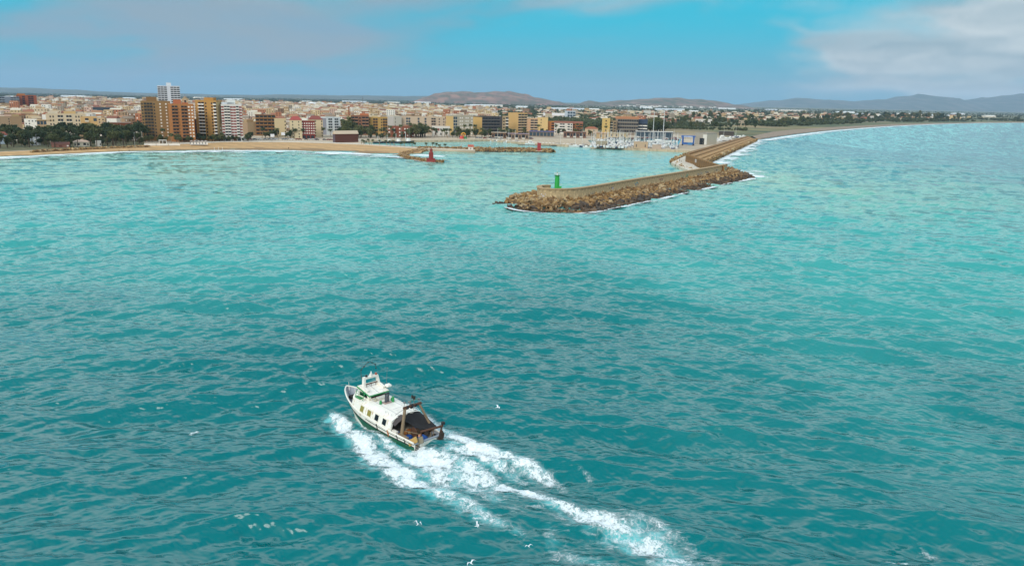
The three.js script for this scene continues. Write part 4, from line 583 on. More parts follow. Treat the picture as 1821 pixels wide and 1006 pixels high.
building('house', 'small cream house with terracotta roof behind the marina', 'house', [1040, 1063, 229, 241], { c: '#c2a888', depth: 12, roof: 'hip', rc: '#a05c3c', rh: 2.6, fl: 2, cols: '.d.d.', short: 'small cream marina house' });
building('apartment_block', 'bright yellow block at the left of the marina hotel', 'building', [1070, 1084, 212, 240], { c: '#c9a85c', depth: 12, fl: 5, cols: '.d.', rc: '#cbb48a', short: 'bright yellow block' });
building('apartment_block', 'brown shaded block between the yellow block and the hotel', 'building', [1083, 1096, 216, 240], { c: '#8c7858', bc: '#b0a890', depth: 12, fl: 5, cols: 'bd', rc: '#b09a70', short: 'brown shaded block' });
building('hotel', 'wide grey brown marina hotel with four glazed balcony floors and brown roof', 'building', [1094, 1134, 212, 240], { c: '#8b7a68', bc: '#8a8478', depth: 16, fl: 4, g: 2.5, cols: '.LLLLLLLLL', roof: 'gable', rc: '#a5683a', rh: 3.4, short: 'marina hotel' });
building('apartment_block', 'white banded block with dark blue top right of the hotel', 'building', [1133.5, 1150.5, 214, 240], { c: '#39465c', bc: '#d8d8d8', depth: 13, fl: 5, cols: ['BB', 'BB', 'BB', 'BB', '..'], rc: '#8a9098', short: 'white banded block' });
building('sports_hall', 'large white hall with shallow roof far behind the orange blocks', 'building', [966, 1004, 205, 212], { c: '#cfc6bc', depth: 45, roof: 'gable', rc: '#d2c8c0', rh: 5, short: 'white sports hall' });
building('office_block', 'white and bright blue building beside the white hall', 'building', [1004, 1023, 198, 213], { c: '#b8c0c8', depth: 20, fl: 3, cols: ['....', '.ggg', '.ggg'], rc: '#8fa0b0', short: 'blue and white building' });
building('house', 'white long villa with many dark windows in the right gardens', 'house', [1237, 1266, 212.5, 219], { c: '#d2cabf', depth: 14, fl: 1, cols: 'd.d.d.d.d', rc: '#c9a080', short: 'long white villa' });
building('house', 'grey stone cottage near the shingle beach', 'house', [1314, 1327, 214.5, 222.6], { c: '#a2937c', depth: 10, fl: 2, cols: 'd.d', rc: '#a89a88', short: 'stone cottage' });
// low harbour buildings
building('timber_shed', 'dark red brown timber shed with pale roof on the promenade', 'shed', [592, 637, 238.6, 253.4, 596], { turn: 0.5, c: '#5f3426', side: '#5a4a52', rc: '#c9b296', roof: 'gable', rh: 3.2, short: 'red brown timber shed' });
building('restaurant', 'long waterfront restaurant with violet blue awning roof', 'restaurant', [941, 985, 234, 243], { c: '#8d7a66', depth: 12, roof: 'shed', rc: '#6a6c9c', fl: 1, cols: 'ggggggg', short: 'violet roofed restaurant' });
building('restaurant', 'long brown roofed waterfront restaurant beside the violet one', 'restaurant', [1002, 1042, 235, 245], { c: '#7d5a48', depth: 12, roof: 'shed', rc: '#8f6a58', fl: 1, cols: 'dLdLdLd', short: 'brown roofed restaurant' });
building('restaurant', 'low brown waterfront bar with pale awning below the dark balcony block', 'restaurant', [874, 900, 236, 246], { c: '#7a5a40', depth: 10, roof: 'shed', rc: '#c0a890', fl: 1, cols: 'dLLLd', short: 'waterfront bar' });
building('restaurant', 'low pink roofed waterfront bar left of the violet roof', 'restaurant', [903, 940, 238, 247.6], { c: '#8c7460', depth: 10, roof: 'shed', rc: '#a08a94', fl: 1, cols: 'LdLdLd', short: 'pink roofed bar' });
building('harbour_shed', 'beige harbour shed with tall doors left in front of the hotel', 'shed', [1057, 1081, 236.6, 246], { c: '#b79a70', depth: 10, fl: 1, cols: 'd.d.d', rc: '#c0947a', roof: 'shed', short: 'beige harbour shed' });
building('harbour_shed', 'long low cream shed in front of the marina hotel', 'shed', [1081, 1117, 237, 244], { c: '#b8a47e', depth: 9, fl: 1, cols: '.d.d.d.d', rc: '#c2b494', roof: 'shed', short: 'cream harbour shed' });
building('terminal', 'long glazed pavilion with thin white roof and slim columns', 'building', [1131, 1196, 234.5, 244], { c: '#4f5660', bc: '#d0d0ce', depth: 14, fl: 1, cols: 'gggggggggggg', rc: '#cfcac2', roof: 'shed', short: 'glazed pavilion' });
building('harbour_shed', 'grey beige walled store on the marina quay', 'shed', [1060, 1080, 252.6, 261], { c: '#a0947c', depth: 6, rc: '#aca08a', fl: 1, cols: '.....d', short: 'grey quay store' });
building('harbour_shed', 'pinkish beige store in the middle of the marina quay', 'shed', [1127, 1152, 254, 264], { c: '#bd9c7c', depth: 7, rc: '#7a5a48', fl: 1, cols: '.d....d.', short: 'pink beige quay store' });
building('harbour_shed', 'low pale shed at the right of the marina quay', 'shed', [1160, 1176, 259, 265], { c: '#b7a08c', depth: 5, rc: '#b09884', short: 'low pale quay shed' });
building('harbour_hangar', 'large grey boat hangar with open dark door beside the blue hoist', 'shed', [1236, 1274, 238.5, 257.5, 1256], { turn: -0.55, c: '#a29a8c', side: '#b5ac98', rc: '#8d8c90', ground: [[0.62, 6, 7], [0.86, 5, 11, '#c9c6bc'], [0.1, 0.5, 9, '#8a8378'], [0.25, 0.5, 9, '#8a8378'], [0.4, 0.5, 9, '#8a8378']], short: 'grey hangar' });
building('harbour_shed', 'low dark boat shed row behind the hangar', 'shed', [1279, 1305, 234, 240.6], { c: '#4c443e', depth: 10, rc: '#7c7470', roof: 'shed', short: 'dark boat shed' });
building('house', 'tiny white mole house with red tiled roof', 'house', [832.5, 841.5, 261, 266.4], { c: '#d6cdc0', depth: 4.5, roof: 'gable', rc: '#b5533a', rh: 1.8, fl: 1, cols: '.d.', short: 'mole house' });
// church tower
{
  const { C, mpx, yaw } = place(325.5, 337, 214), t = thing('church_tower', 'stone church bell tower with small dome behind the orange tower', 'church', C, yaw), H0 = (214 - 186) * mpx, m = mat('#b49a76', 0.95), w = 11.5 * mpx;
  box(t, 'shaft', m, 0, H0 / 2, -w / 2, w, H0, w); const bw2 = w * 0.82, hb = 9 * mpx; for (const [x, z] of [[-1, -1], [1, -1], [-1, 1], [1, 1]]) box(t, 'belfry_pier', m, x * bw2 * 0.38, H0 + hb / 2, -w / 2 + z * bw2 * 0.38, bw2 * 0.26, hb, bw2 * 0.26);
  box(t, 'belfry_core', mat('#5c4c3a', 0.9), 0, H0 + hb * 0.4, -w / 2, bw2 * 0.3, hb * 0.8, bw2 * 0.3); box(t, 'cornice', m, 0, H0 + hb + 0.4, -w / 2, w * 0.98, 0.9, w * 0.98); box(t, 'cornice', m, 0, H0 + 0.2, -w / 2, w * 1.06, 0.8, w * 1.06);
  part(t, 'dome', new THREE.SphereGeometry(w * 0.34, 14, 8, 0, 6.2832, 0, 1.5708), mat('#8d7a62', 0.9), 0, H0 + hb + 0.8, -w / 2); part(t, 'spire', new THREE.ConeGeometry(0.5, 4.5, 6), mat('#6d6050', 0.9), 0, H0 + hb + 0.8 + w * 0.34 + 2, -w / 2); landmarks.push({ label: 'church tower', x: 331, y: 214 });
}
{
  const { C, mpx, yaw } = place(619.5, 622, 220), t = thing('brick_chimney', 'slim brown brick factory chimney rising from the middle of the town', 'chimney', C, yaw); part(t, 'stack', cyl(1.6, 1.1, 30 * mpx, 12), mat('#8a5638', 0.95), 0, 15 * mpx, 0); part(t, 'rim', cyl(1.3, 1.3, 0.9, 12), mat('#6f432c', 0.95), 0, 30 * mpx, 0);
}
{
  const { C, mpx, yaw } = place(644, 646.5, 200), t = thing('radio_mast', 'thin dark radio mast on the skyline behind the town', 'mast', C, yaw); part(t, 'mast', cyl(0.7, 0.35, 28 * mpx, 6), mat('#5a5654', 0.7), 0, 14 * mpx, 0); for (const y of [0.7, 0.85]) part(t, 'crossarm', new THREE.BoxGeometry(5, 0.6, 0.6), mat('#5a5654', 0.7), 0, 28 * mpx * y, 0);
}
// ---------------------------------------------------------------- the town behind
{
  const r = rng(2024), wallC = ['#cdb896', '#c2a67c', '#dcd4c4', '#b8986c', '#a08260', '#e0dbd0', '#c8a690', '#a89884', '#ccb080', '#86684e', '#b0704a', '#d2ccc2'], words = ['cream', 'sand coloured', 'off white', 'tan', 'brown beige', 'white', 'pinkish', 'grey beige', 'yellow cream', 'brown', 'orange', 'pale grey'], roofC = ['#9c6040', '#a8754e', '#c4b294', '#b89e78', '#85503a', '#cfc3ac', '#8d7c68'];
  for (const A of [wallC, roofC]) A.forEach((c, i) => { A[i] = muted(c); });
  const houses = [];
  const ca = Math.cos(0.12), sa = Math.sin(0.12);
  for (let d = 880; d < 4300;) {
    const gap = d < 1300 ? 21 : d < 2000 ? 30 : d < 3000 ? 46 : 75; d += gap;
    for (let u = -2600; u < 2600;) {
      const w = (d < 1500 ? 8 : 10) + r() * (d < 2000 ? 9 : 15); u += w + (r() < 0.12 ? 7 : 0.4);
      const jx = u, jz = -(d + (r() - 0.5) * gap * 0.5), x = jx * ca - jz * sa * 0 + jz * 0.0, z = jz + jx * sa;
      const [px, py] = toPx(V(x, GROUND, z)); if (px < -60 || px > 1900) continue;
      // where the town is dense, and where gardens take over
      const hz = 178 + (px - 910.5) * Math.tan(ROLL), dy = py - hz; let p = 0;
      const lim = px < 60 ? 76 : px < 250 ? 66 : px < 440 ? 76 : px < 620 ? 64 : px < 700 ? 60 : px < 960 ? 52 : 44;
      if (dy > lim) continue;
      if (px < 880) p = 0.95 * sstep(12, 15, dy) + 0.25 * sstep(8, 12, dy); else p = 0.34 * sstep(9, 14, dy) * (dy > 40 ? 0.4 : 1) * (px > 1330 ? 0.8 : 1);
      if (px >= 880) { const lim2 = px > 1200 ? 33 - (px - 1200) * 0.03 : 38; if (dy > lim2) continue; }
      if (px > 700 && px < 960) p *= sstep(960, 760, px) * 0.8 + 0.25;
      if (px > 1360) { const [b] = lineDist(x, z, bayTop); if (b < 130) continue; }
      if (r() > p) continue;
      if (Math.abs(px - (47 - (py - 225) * -0.55)) < 4 && dy > 40 && px < 60) continue;
      const k = Math.floor(r() * wallC.length), pitched = r() < (px > 880 ? 0.55 : 0.3), fl = 1 + Math.floor(r() * (px > 880 ? 2 : 3.4)) + (r() < 0.06 ? 3 : 0);
      houses.push({ x, z, w, d: 9 + r() * 6, h: fl * 3.0 + 0.8, fl, k, pitched, rc: roofC[Math.floor(r() * roofC.length)], yaw: Math.atan2(-x, -z) * 0.5 + (px > 880 ? (r() - 0.5) * 1.2 : (r() - 0.5) * 0.25 + (r() < 0.1 ? 0.7 : 0)), px, py, dy, big: w / -z, pent: r() < 0.35, seed: r() });
    }
  }
  const front = houses.filter((h) => h.px > -10 && h.px < 1830).sort((a, b) => b.big * (0.5 + b.h / 12) - a.big * (0.5 + a.h / 12)).slice(0, 290), chosen = new Set(front);
  front.sort((a, b) => a.px - b.px);
  const used = {};
  front.forEach((h) => {
    let near = null, bd = 1e9; for (const l of landmarks) { const e = Math.hypot(l.x - h.px, (l.y - h.py) * 2); if (e < bd) { bd = e; near = l; } }
    const rel = Math.abs(near.x - h.px) < 10 ? 'behind' : near.x > h.px ? 'left of' : 'right of', key = `${words[h.k]} ${['', 'one', 'two', 'three', 'four', 'five', 'six', 'seven'][h.fl]} storey ${h.pitched ? 'pitched' : 'flat'} roofed house, ${rel} the ${near.label}`;
    used[key] = (used[key] ?? 0) + 1; const label = used[key] > 1 ? key.replace(/^/, `${ordinal(used[key])} `).replace('house,', 'house from the left,') : key;
    const t = thing('town_house', label.split(/\s+/).length > 16 ? label.replace(/(flat|pitched) roofed /, '') : label, 'house', V(h.x, GROUND, h.z), h.yaw, 'houses of the town'), wm = mat(wallC[h.k], 0.93);
    box(t, 'wall', wm, 0, h.h / 2, -h.d / 2, h.w, h.h, h.d);
    if (h.pitched) { const q = part(t, 'roof', PRISM, mat(h.rc, 0.95), 0, h.h, -h.d / 2); q.scale.set(h.w + 0.5, 2 + h.seed, h.d + 0.5); } else { box(t, 'roof', mat(h.rc, 0.95), 0, h.h + 0.06, -h.d / 2, h.w - 0.5, 0.12, h.d - 0.5); box(t, 'parapet', wm, 0, h.h + 0.4, -0.1, h.w, 0.8, 0.25); if (h.pent) box(t, 'roof_house', mat(wallC[(h.k + 3) % 12], 0.93), (h.seed - 0.5) * h.w * 0.5, h.h + 1.3, -h.d * 0.6, h.w * 0.4, 2.6, h.d * 0.35); }
    for (let f = 0; f < h.fl; f++) for (let i = 0, n = Math.max(2, Math.round(h.w / 4)); i < n; i++) box(t, 'window', hash(i + f * 7, h.px) < 0.25 ? whiteTrim : glassDark, -h.w / 2 + (i + 0.5) * h.w / n, f * 3.0 + 1.9, 0.0, 1.3, 1.5, 0.12);
  });
  const rest = houses.filter((h) => !chosen.has(h)), pos = [], col = [], nor = [], cc = new THREE.Color(), m4 = new THREE.Matrix4(), nm = new THREE.Matrix3(), U = UNIT.toNonIndexed(), v = V();
  const put = (g, M, color, skipBottom) => { const P = g.attributes.position, N = g.attributes.normal; nm.getNormalMatrix(M); cc.set(color); for (let i = 0; i < P.count; i++) { v.fromBufferAttribute(P, i).applyMatrix4(M); pos.push(v.x, v.y, v.z); v.fromBufferAttribute(N, i).applyMatrix3(nm).normalize(); nor.push(v.x, v.y, v.z); col.push(cc.r, cc.g, cc.b); } };
  const QUAD = new THREE.PlaneGeometry(1, 1).toNonIndexed();
  for (const h of rest) {
    const B = new THREE.Matrix4().makeRotationY(h.yaw).setPosition(h.x, GROUND, h.z), loc = (x, y, z, a, b, c) => m4.makeScale(a, b, c).setPosition(x, y, z).premultiply(B);
    put(U, loc(0, h.h / 2, -h.d / 2, h.w, h.h, h.d), wallC[h.k]);
    if (h.pitched) put(PRISM, loc(0, h.h, -h.d / 2, h.w + 0.5, 2 + h.seed, h.d + 0.5), h.rc); else { put(U, loc(0, h.h + 0.07, -h.d / 2, h.w - 0.5, 0.14, h.d - 0.5), h.rc); if (h.pent) put(U, loc((h.seed - 0.5) * h.w * 0.5, h.h + 1.2, -h.d * 0.6, h.w * 0.4, 2.6, h.d * 0.35), wallC[(h.k + 3) % 12]); }
    if (h.z > -2400) for (let f = Math.max(0, h.fl - 2); f < h.fl; f++) for (let i = 0, n = Math.max(2, Math.round(h.w / 4.5)); i < n; i++) put(QUAD, loc(-h.w / 2 + (i + 0.5) * h.w / n, f * 3 + 1.9, 0.04, 1.5, 1.5, 1), '#2c2b2c');
  }
  const g = new THREE.BufferGeometry(); g.setAttribute('position', new THREE.Float32BufferAttribute(pos, 3)); g.setAttribute('normal', new THREE.Float32BufferAttribute(nor, 3)); g.setAttribute('color', new THREE.Float32BufferAttribute(col, 3));
  tag(new THREE.Mesh(g, new THREE.MeshStandardMaterial({ vertexColors: true, roughness: 0.93 })), 'distant_town', 'dense mass of far town houses stretching to the plain', 'town', undefined, 'stuff');
  console.log('houses', houses.length, 'tris', pos.length / 9);
  // white sheds and greenhouses on the plain
  const w2 = []; for (let i = 0; i < 30; i++) { const px = 20 + i * 60 + r() * 50, hz = 178 + (px - 910.5) * Math.tan(ROLL), dy = 8 + r() * 9, len = 60 + r() * 170; w2.push([px, hz + dy, len]); }
  w2.forEach(([px, py, len], i) => { const c = G(px, py, GROUND), t = thing('warehouse', `${ordinal(i + 1)} long pale shed from the left on the far plain`, 'warehouse', c, (r() - 0.5) * 0.5, 'pale sheds on the far plain'); box(t, 'wall', mat(['#d8d8d6', '#c8ccd0', '#d2c8b8'][i % 3], 0.8), 0, 5, -20, len, 9, 40); const q = part(t, 'roof', PRISM, mat(['#e0e2e2', '#c0c4c8', '#d8d4cc'][i % 3], 0.7), 0, 9.5, -20); q.scale.set(len, 3.5, 41); });
  // scattered white houses on the low right hill
  for (let i = 0; i < 60; i++) { const px = 1085 + r() * 180, py = 180 + r() * 9 + (px - 1085) * 0.018, hh = 12 + r() * 70, D = 8600 + r() * 250, a = (px - 910.5) / FOCAL, t = thing('hillside_house', `${ordinal(i + 1)} tiny white house on the low right hill`, 'house', V(a * D, GROUND + hh * 0.15 * r(), -D), r(), 'white houses on the low hill'); box(t, 'wall', mat('#dcd8d2', 0.9), 0, 6, 0, 16 + r() * 24, 12, 12); box(t, 'roof', mat('#b09078', 0.9), 0, 12.6, 0, 18, 1.2, 13); }
}
// ---------------------------------------------------------------- trees
function leafCloud(seed, n, lobes, size, flat = 1) {       // many small leaf clumps spread through the volume of a few lobes
  const r = rng(seed), pos = [], q = V(), a = V(), b = V();
  for (let i = 0; i < n; i++) {
    const L = lobes[Math.floor(r() * lobes.length)]; let x, y, z; do { x = r() * 2 - 1; y = r() * 2 - 1; z = r() * 2 - 1; } while (x * x + y * y + z * z > 1); const k = 0.6 + 0.4 * Math.cbrt(x * x + y * y + z * z);
    q.set(L[0] + x * L[3] * k, L[1] + y * L[4] * k, L[2] + z * L[3] * k); a.set(r() - 0.5, (r() - 0.5) * flat, r() - 0.5).normalize(); b.set(r() - 0.5, (r() - 0.5) * flat, r() - 0.5).cross(a).normalize(); const s = size * (0.6 + 0.8 * r());
    const p0 = q.clone().addScaledVector(a, s), p1 = q.clone().addScaledVector(a, -0.5 * s).addScaledVector(b, 0.75 * s), p2 = q.clone().addScaledVector(a, -0.5 * s).addScaledVector(b, -0.75 * s), p3 = q.clone().addScaledVector(b.clone().cross(a), 0.7 * s);
    for (const t of [[p0, p1, p2], [p0, p1, p3], [p1, p2, p3]]) for (const p of t) pos.push(p.x, p.y, p.z);
  }
  return geoFrom(pos);
}
const leafMat = (c) => new THREE.MeshPhysicalMaterial({ color: c, roughness: 0.9, side: THREE.DoubleSide });
const greens = [[0.05, 0.066, 0.022], [0.085, 0.095, 0.03], [0.036, 0.055, 0.022], [0.11, 0.11, 0.04]].map((c) => leafMat(new THREE.Color(...c)));
const bark = mat('#4a3c2e', 0.95), palmBark = mat('#8a745a', 0.95);
const pineCrowns = [1, 2, 3, 4].map((s) => { const r = rng(s * 7), L = []; for (let i = 0; i < 7; i++) { const a = r() * 6.28, k = r() * 2.4; L.push([Math.cos(a) * k, 6.6 + r() * 2.6, Math.sin(a) * k, 1.5 + r() * 1.0, 1.0 + r() * 0.7]); } return leafCloud(s, 520, L, 0.52, 0.8); });
const pineTrunk = mergeGeometries([rod(V(0, 0, 0), V(0.3, 5.2, 0.1), 0.34, 0.22), rod(V(0.3, 5.0, 0.1), V(1.6, 7.4, 0.6), 0.16, 0.06), rod(V(0.3, 5.0, 0.1), V(-1.3, 7.5, -0.4), 0.16, 0.06), rod(V(0.3, 5.2, 0.1), V(0.2, 8.4, -0.8), 0.15, 0.05)]);
const roundCrowns = [5, 6, 7].map((s) => { const r = rng(s * 11), L = []; for (let i = 0; i < 8; i++) { const a = r() * 6.28, k = r() * 1.9; L.push([Math.cos(a) * k, 3.4 + r() * 3.4, Math.sin(a) * k, 1.2 + r() * 0.9, 1.1 + r() * 0.8]); } return leafCloud(s + 20, 460, L, 0.5); });
const roundTrunk = mergeGeometries([rod(V(0, 0, 0), V(0.1, 3.0, 0), 0.3, 0.2), rod(V(0.1, 2.8, 0), V(1.2, 5, 0.3), 0.14, 0.05), rod(V(0.1, 2.8, 0), V(-1.0, 5.2, 0.4), 0.14, 0.05), rod(V(0.1, 2.9, 0), V(0, 6, -0.6), 0.14, 0.05)]);
const palmCrowns = [1, 2].map((s) => { const r = rng(s * 31), pos = []; for (let i = 0; i < 26; i++) { const a = i / 26 * 6.283 * 2.6 + r() * 0.5, up = 0.9 - 1.5 * (i / 26) + r() * 0.3, L = 2.3 + r() * 0.6; let p = V(0, 0, 0); const dir = V(Math.cos(a), up, Math.sin(a)).normalize(), side = V(-Math.sin(a), 0, Math.cos(a)); for (let k = 0; k < 5; k++) { const q = p.clone().addScaledVector(dir, L / 5), w0 = 0.16 + 0.42 * Math.sin((k + 0.3) / 5 * 3.1), w1 = 0.16 + 0.42 * Math.sin((k + 1.3) / 5.4 * 3.1), dr = V(0, -0.16, 0); const A = [p.clone().addScaledVector(side, w0).add(dr), p, p.clone().addScaledVector(side, -w0).add(dr)], Bq = [q.clone().addScaledVector(side, w1).add(dr), q, q.clone().addScaledVector(side, -w1).add(dr)]; for (const t of [[A[0], A[1], Bq[0]], [A[1], Bq[1], Bq[0]], [A[1], A[2], Bq[1]], [A[2], Bq[2], Bq[1]]]) for (const e of t) pos.push(e.x, e.y, e.z); p = q; dir.y -= 0.30; dir.normalize(); } } return geoFrom(pos); });
const palmTrunk = rod(V(0, 0, 0), V(0.15, 1, 0.05), 0.032, 0.024, 8);
function palm(px, py, hpx, label, group, v = 0) { const { C, mpx, yaw } = place(px, px + 1, py), h = hpx * mpx, t = thing('palm_tree', label, 'palm', C, yaw + px, group); const k = clamp(h / 8, 0.75, 1.25), hh = Math.max(1.5, h - 1.0 * k); const tr = part(t, 'trunk', palmTrunk, palmBark); tr.scale.set(hh * 0.0 + 9, hh, 9); const c = part(t, 'crown', palmCrowns[v % 2], greens[v % 3 === 0 ? 1 : 0], 1.2, hh, 0.4); c.scale.setScalar(k); return t; }
function tree(kind, px, py, hpx, label, group, v, name) { const { C, mpx } = place(px, px + 1, py), h = hpx * mpx, P = kind === 'pine', t = thing(name ?? (P ? 'pine_tree' : 'street_tree'), label, 'tree', C, px * 1.7, group), k = h / (P ? 9.6 : 7.6); part(t, 'trunk', P ? pineTrunk : roundTrunk, bark); part(t, 'crown', (P ? pineCrowns : roundCrowns)[v % (P ? 4 : 3)], greens[P ? [0, 2, 0, 1, 2, 0, 2, 1][v % 8] : v % 4]); t.scale.setScalar(k); return t; }
{
  const r = rng(77), list = [];
  // park of pines behind the left beach
  for (let i = 0; i < 74; i++) { const px = -4 + i * 3.55 + (r() - 0.5) * 4, back = r(); let py = lerp(262.5, 248, back) - (px - 120) * 0.018; if (px > 225) py -= 3; list.push([px, py, 19 + r() * 9 + (back > 0.5 ? 4 : 0)]); }
  for (const [x, y, h] of [[115, 250, 30], [105, 250, 29], [155, 250, 30], [150, 252, 30], [240, 252, 31], [248, 254, 33], [190, 258, 26], [205, 259, 26], [80, 255, 26], [90, 252, 28]]) list.push([x, y, h]);
  list.sort((a, b) => a[0] - b[0]).forEach(([x, y, h], i) => tree('pine', x, y, h, `${ordinal(i + 1)} dark pine from the left in the beach park`, 'pines of the beach park', Math.floor(r() * 8)));
  const ub = []; for (let i = 0; i < 95; i++) { const px = -6 + i * 2.75 + (r() - 0.5) * 3; ub.push([px, lerp(260.5, 250, r()) - (px - 120) * 0.018 - (px > 225 ? 2 : 0), 9 + r() * 7]); }
  ub.forEach(([x, y, h], i) => tree('round', x, y, h, `${ordinal(i + 1)} low bushy tree from the left beneath the park pines`, 'bushy trees beneath the park pines', Math.floor(r() * 8), 'bushy_tree'));
  // street trees along the front
  const st = []; for (let i = 0; i < 60; i++) { const x = 255 + r() * 190; st.push([x, 251 - (x > 340 ? 1 : 0) + r() * 2, 7 + r() * 7]); }
  for (const [x0, x1, y, n, h] of [[432, 516, 245, 16, 12], [605, 660, 244, 20, 17], [608, 630, 240, 9, 24], [728, 760, 244, 14, 20], [800, 905, 244, 20, 13], [640, 720, 246, 12, 9], [905, 1060, 240, 22, 10], [1150, 1182, 236, 16, 22], [1040, 1072, 236, 8, 13]]) for (let i = 0; i < n; i++) st.push([lerp(x0, x1, r()), y + (r() - 0.5) * 3, h * (0.75 + 0.5 * r())]);
  st.sort((a, b) => a[0] - b[0]).forEach(([x, y, h], i) => tree('round', x, y, h, `${ordinal(i + 1)} bushy street tree from the left along the seafront`, 'street trees along the front', Math.floor(r() * 8)));
  // palms
  const row = [[758.5, 262, 9], [767, 262.4, 10], [774.5, 263, 9], [783, 263.4, 7.5], [790.5, 264, 9]];
  row.forEach(([x, y, h], i) => palm(x, y, h, `${ordinal(i + 1)} palm from the left in the row of five beside the mole`, 'five palms beside the mole', i));
  const pr = []; for (const x of [645, 655, 659, 674, 686, 693, 701, 710, 717, 732, 737, 640]) pr.push([x + r() * 2, 256.6 + (x - 640) * 0.055, 8 + r() * 3]);
  pr.sort((a, b) => a[0] - b[0]).forEach(([x, y, h], i) => palm(x, y, h, `${ordinal(i + 1)} small palm from the left on the promenade right of the timber shed`, 'palms right of the timber shed', i));
  const fr = []; for (const [x, y, h] of [[465, 246, 20], [494, 247, 20], [522, 246, 18], [292, 252, 24], [303, 256, 20], [318, 256, 12], [535, 246, 18], [573, 245, 19], [588, 244, 15], [677, 245, 17], [695, 245, 22], [700, 244, 16], [714, 245, 24], [728, 244, 26], [760, 245, 20], [767, 244, 18], [775, 243, 14], [785, 243, 13], [794, 243, 15], [810, 244, 17], [815, 244, 20], [824, 243, 22], [835, 244, 24], [846, 244, 23], [858, 244, 17], [886, 243, 17], [899, 243, 17], [930, 242, 16], [955, 240, 19], [990, 240, 19], [996, 240, 12], [1024, 240, 21], [1030, 240, 17], [1046, 240, 17], [1076, 241, 18], [27, 243, 22], [2, 246, 22], [660, 244, 14], [668, 244, 15], [650, 244, 15], [748, 244, 18], [742, 244, 16]]) fr.push([x, y, h]);
  for (let i = 0; i < 34; i++) fr.push([640 + r() * 300, 242 + r() * 3, 9 + r() * 8]);
  fr.sort((a, b) => a[0] - b[0]).forEach(([x, y, h], i) => palm(x, y, h, `${ordinal(i + 1)} tall palm from the left among the seafront blocks`, 'palms among the seafront blocks', i));
  // gardens on the right and woods behind the town: single trees that show, then the mass
  const gd = []; for (let i = 0; i < 190; i++) { const x = 1150 + Math.pow(r(), 0.9) * 560, hz = 178 + (x - 910.5) * Math.tan(ROLL), y = hz + lerp(16, x < 1340 ? 46 - (x - 1150) * 0.02 : Math.max(20, 42 - (x - 1340) * 0.09), Math.sqrt(r())); const g = G(x, y, GROUND); if (x > 1330 && (!inPoly(g.x, g.z, landEdge) || lineDist(g.x, g.z, bayTop)[0] < 60)) continue; if (y - hz > 44 && x > 1195 && x < 1330) continue; gd.push([x, y, 5 + r() * 5]); }
  gd.sort((a, b) => a[0] - b[0]).forEach(([x, y, h], i) => tree('round', x, y, h * 1.25, `${ordinal(i + 1)} garden tree from the left in the greenery right of the marina`, 'garden trees right of the marina', Math.floor(r() * 8), 'garden_tree'));
  const farGeo = leafCloud(99, 90, [[0, 4, 0, 3, 3], [1.8, 3.2, 0.6, 2.2, 2], [-1.6, 3.0, -0.8, 2.2, 2]], 1.3), P = [];
  for (let i = 0; i < 60000 && P.length < 19000; i++) {
    const x = -80 + r() * 2000, hz = 178 + (x - 910.5) * Math.tan(ROLL), right = sstep(800, 980, x), y = hz + (right > r() ? 5 + Math.pow(r(), 1.2) * 41 : 4.5 + r() * 9.5), g = G(x, y, GROUND);
    if (!inPoly(g.x, g.z, landEdge) || (x > 1330 && (lineDist(g.x, g.z, bayTop)[0] < 70 || g.z > -1000))) continue; const scrubby = x > 1180 && x < 1345 && y - hz > 34; if (scrubby && y - hz > 47) continue;
    if (fbm(g.x / 170, g.z / 260, 3) < (scrubby ? 0.36 : x > 900 ? 0.43 : 0.46)) continue; P.push([g, scrubby ? 0.3 + r() * 0.45 : 0.6 + r() * 0.8, r() * 6.28, r()]);
  }
  const im = new THREE.InstancedMesh(farGeo, new THREE.MeshStandardMaterial({ color: 0xffffff, roughness: 0.95, side: THREE.DoubleSide }), P.length), c = new THREE.Color();
  P.forEach(([g, s, a, k], i) => { im.setMatrixAt(i, tmpM.compose(g, tmpQ.setFromEuler(tmpE.set(0, a, 0)), V(s * 1.15, s, s * 1.15))); im.setColorAt(i, c.setRGB(0.04 + 0.04 * k, 0.055 + 0.04 * k, 0.025 + 0.012 * k)); });
  tag(im, 'distant_woodland', 'dark green orchards and woods spread over the far plain', 'woodland', undefined, 'stuff');
}
// ---------------------------------------------------------------- marina and shore furniture
function hullGeo(L, B, Hh) {                                // a small open hull, bow towards +x
  const pos = [], idx = [], n = 8; for (let i = 0; i <= n; i++) { const u = i / n, b = B / 2 * (u < 0.5 ? 0.9 + 0.2 * u : Math.sqrt(Math.max(0, 1 - Math.pow((u - 0.5) / 0.5, 2.4)))), x = (u - 0.5) * L, y = Hh * (1 + 0.35 * u * u); pos.push(x, y, -b, x, -0.3, -b * 0.75, x, -0.3, b * 0.75, x, y, b, x, y - 0.05, -b * 0.9, x, y - 0.05, b * 0.9); if (i) { const a = (i - 1) * 6, c = i * 6; for (const [p, q] of [[0, 1], [1, 2], [2, 3], [3, 5], [5, 4], [4, 0]]) idx.push(a + p, c + p, a + q, a + q, c + p, c + q); } }
  idx.push(0, 3, 2, 0, 2, 1); const g = geoFrom(pos, idx).toNonIndexed(); g.computeVertexNormals(); return g;
}
const H7 = hullGeo(7.5, 2.5, 0.9), H11 = hullGeo(11, 3.5, 1.2), CAB = new THREE.CylinderGeometry(0.6, 0.78, 1, 4, 1).rotateY(Math.PI / 4), mastG = cyl(0.2, 0.12, 1, 5), boomG = new THREE.BoxGeometry(1, 0.12, 0.12), fenderG = new THREE.BoxGeometry(1, 1, 1);
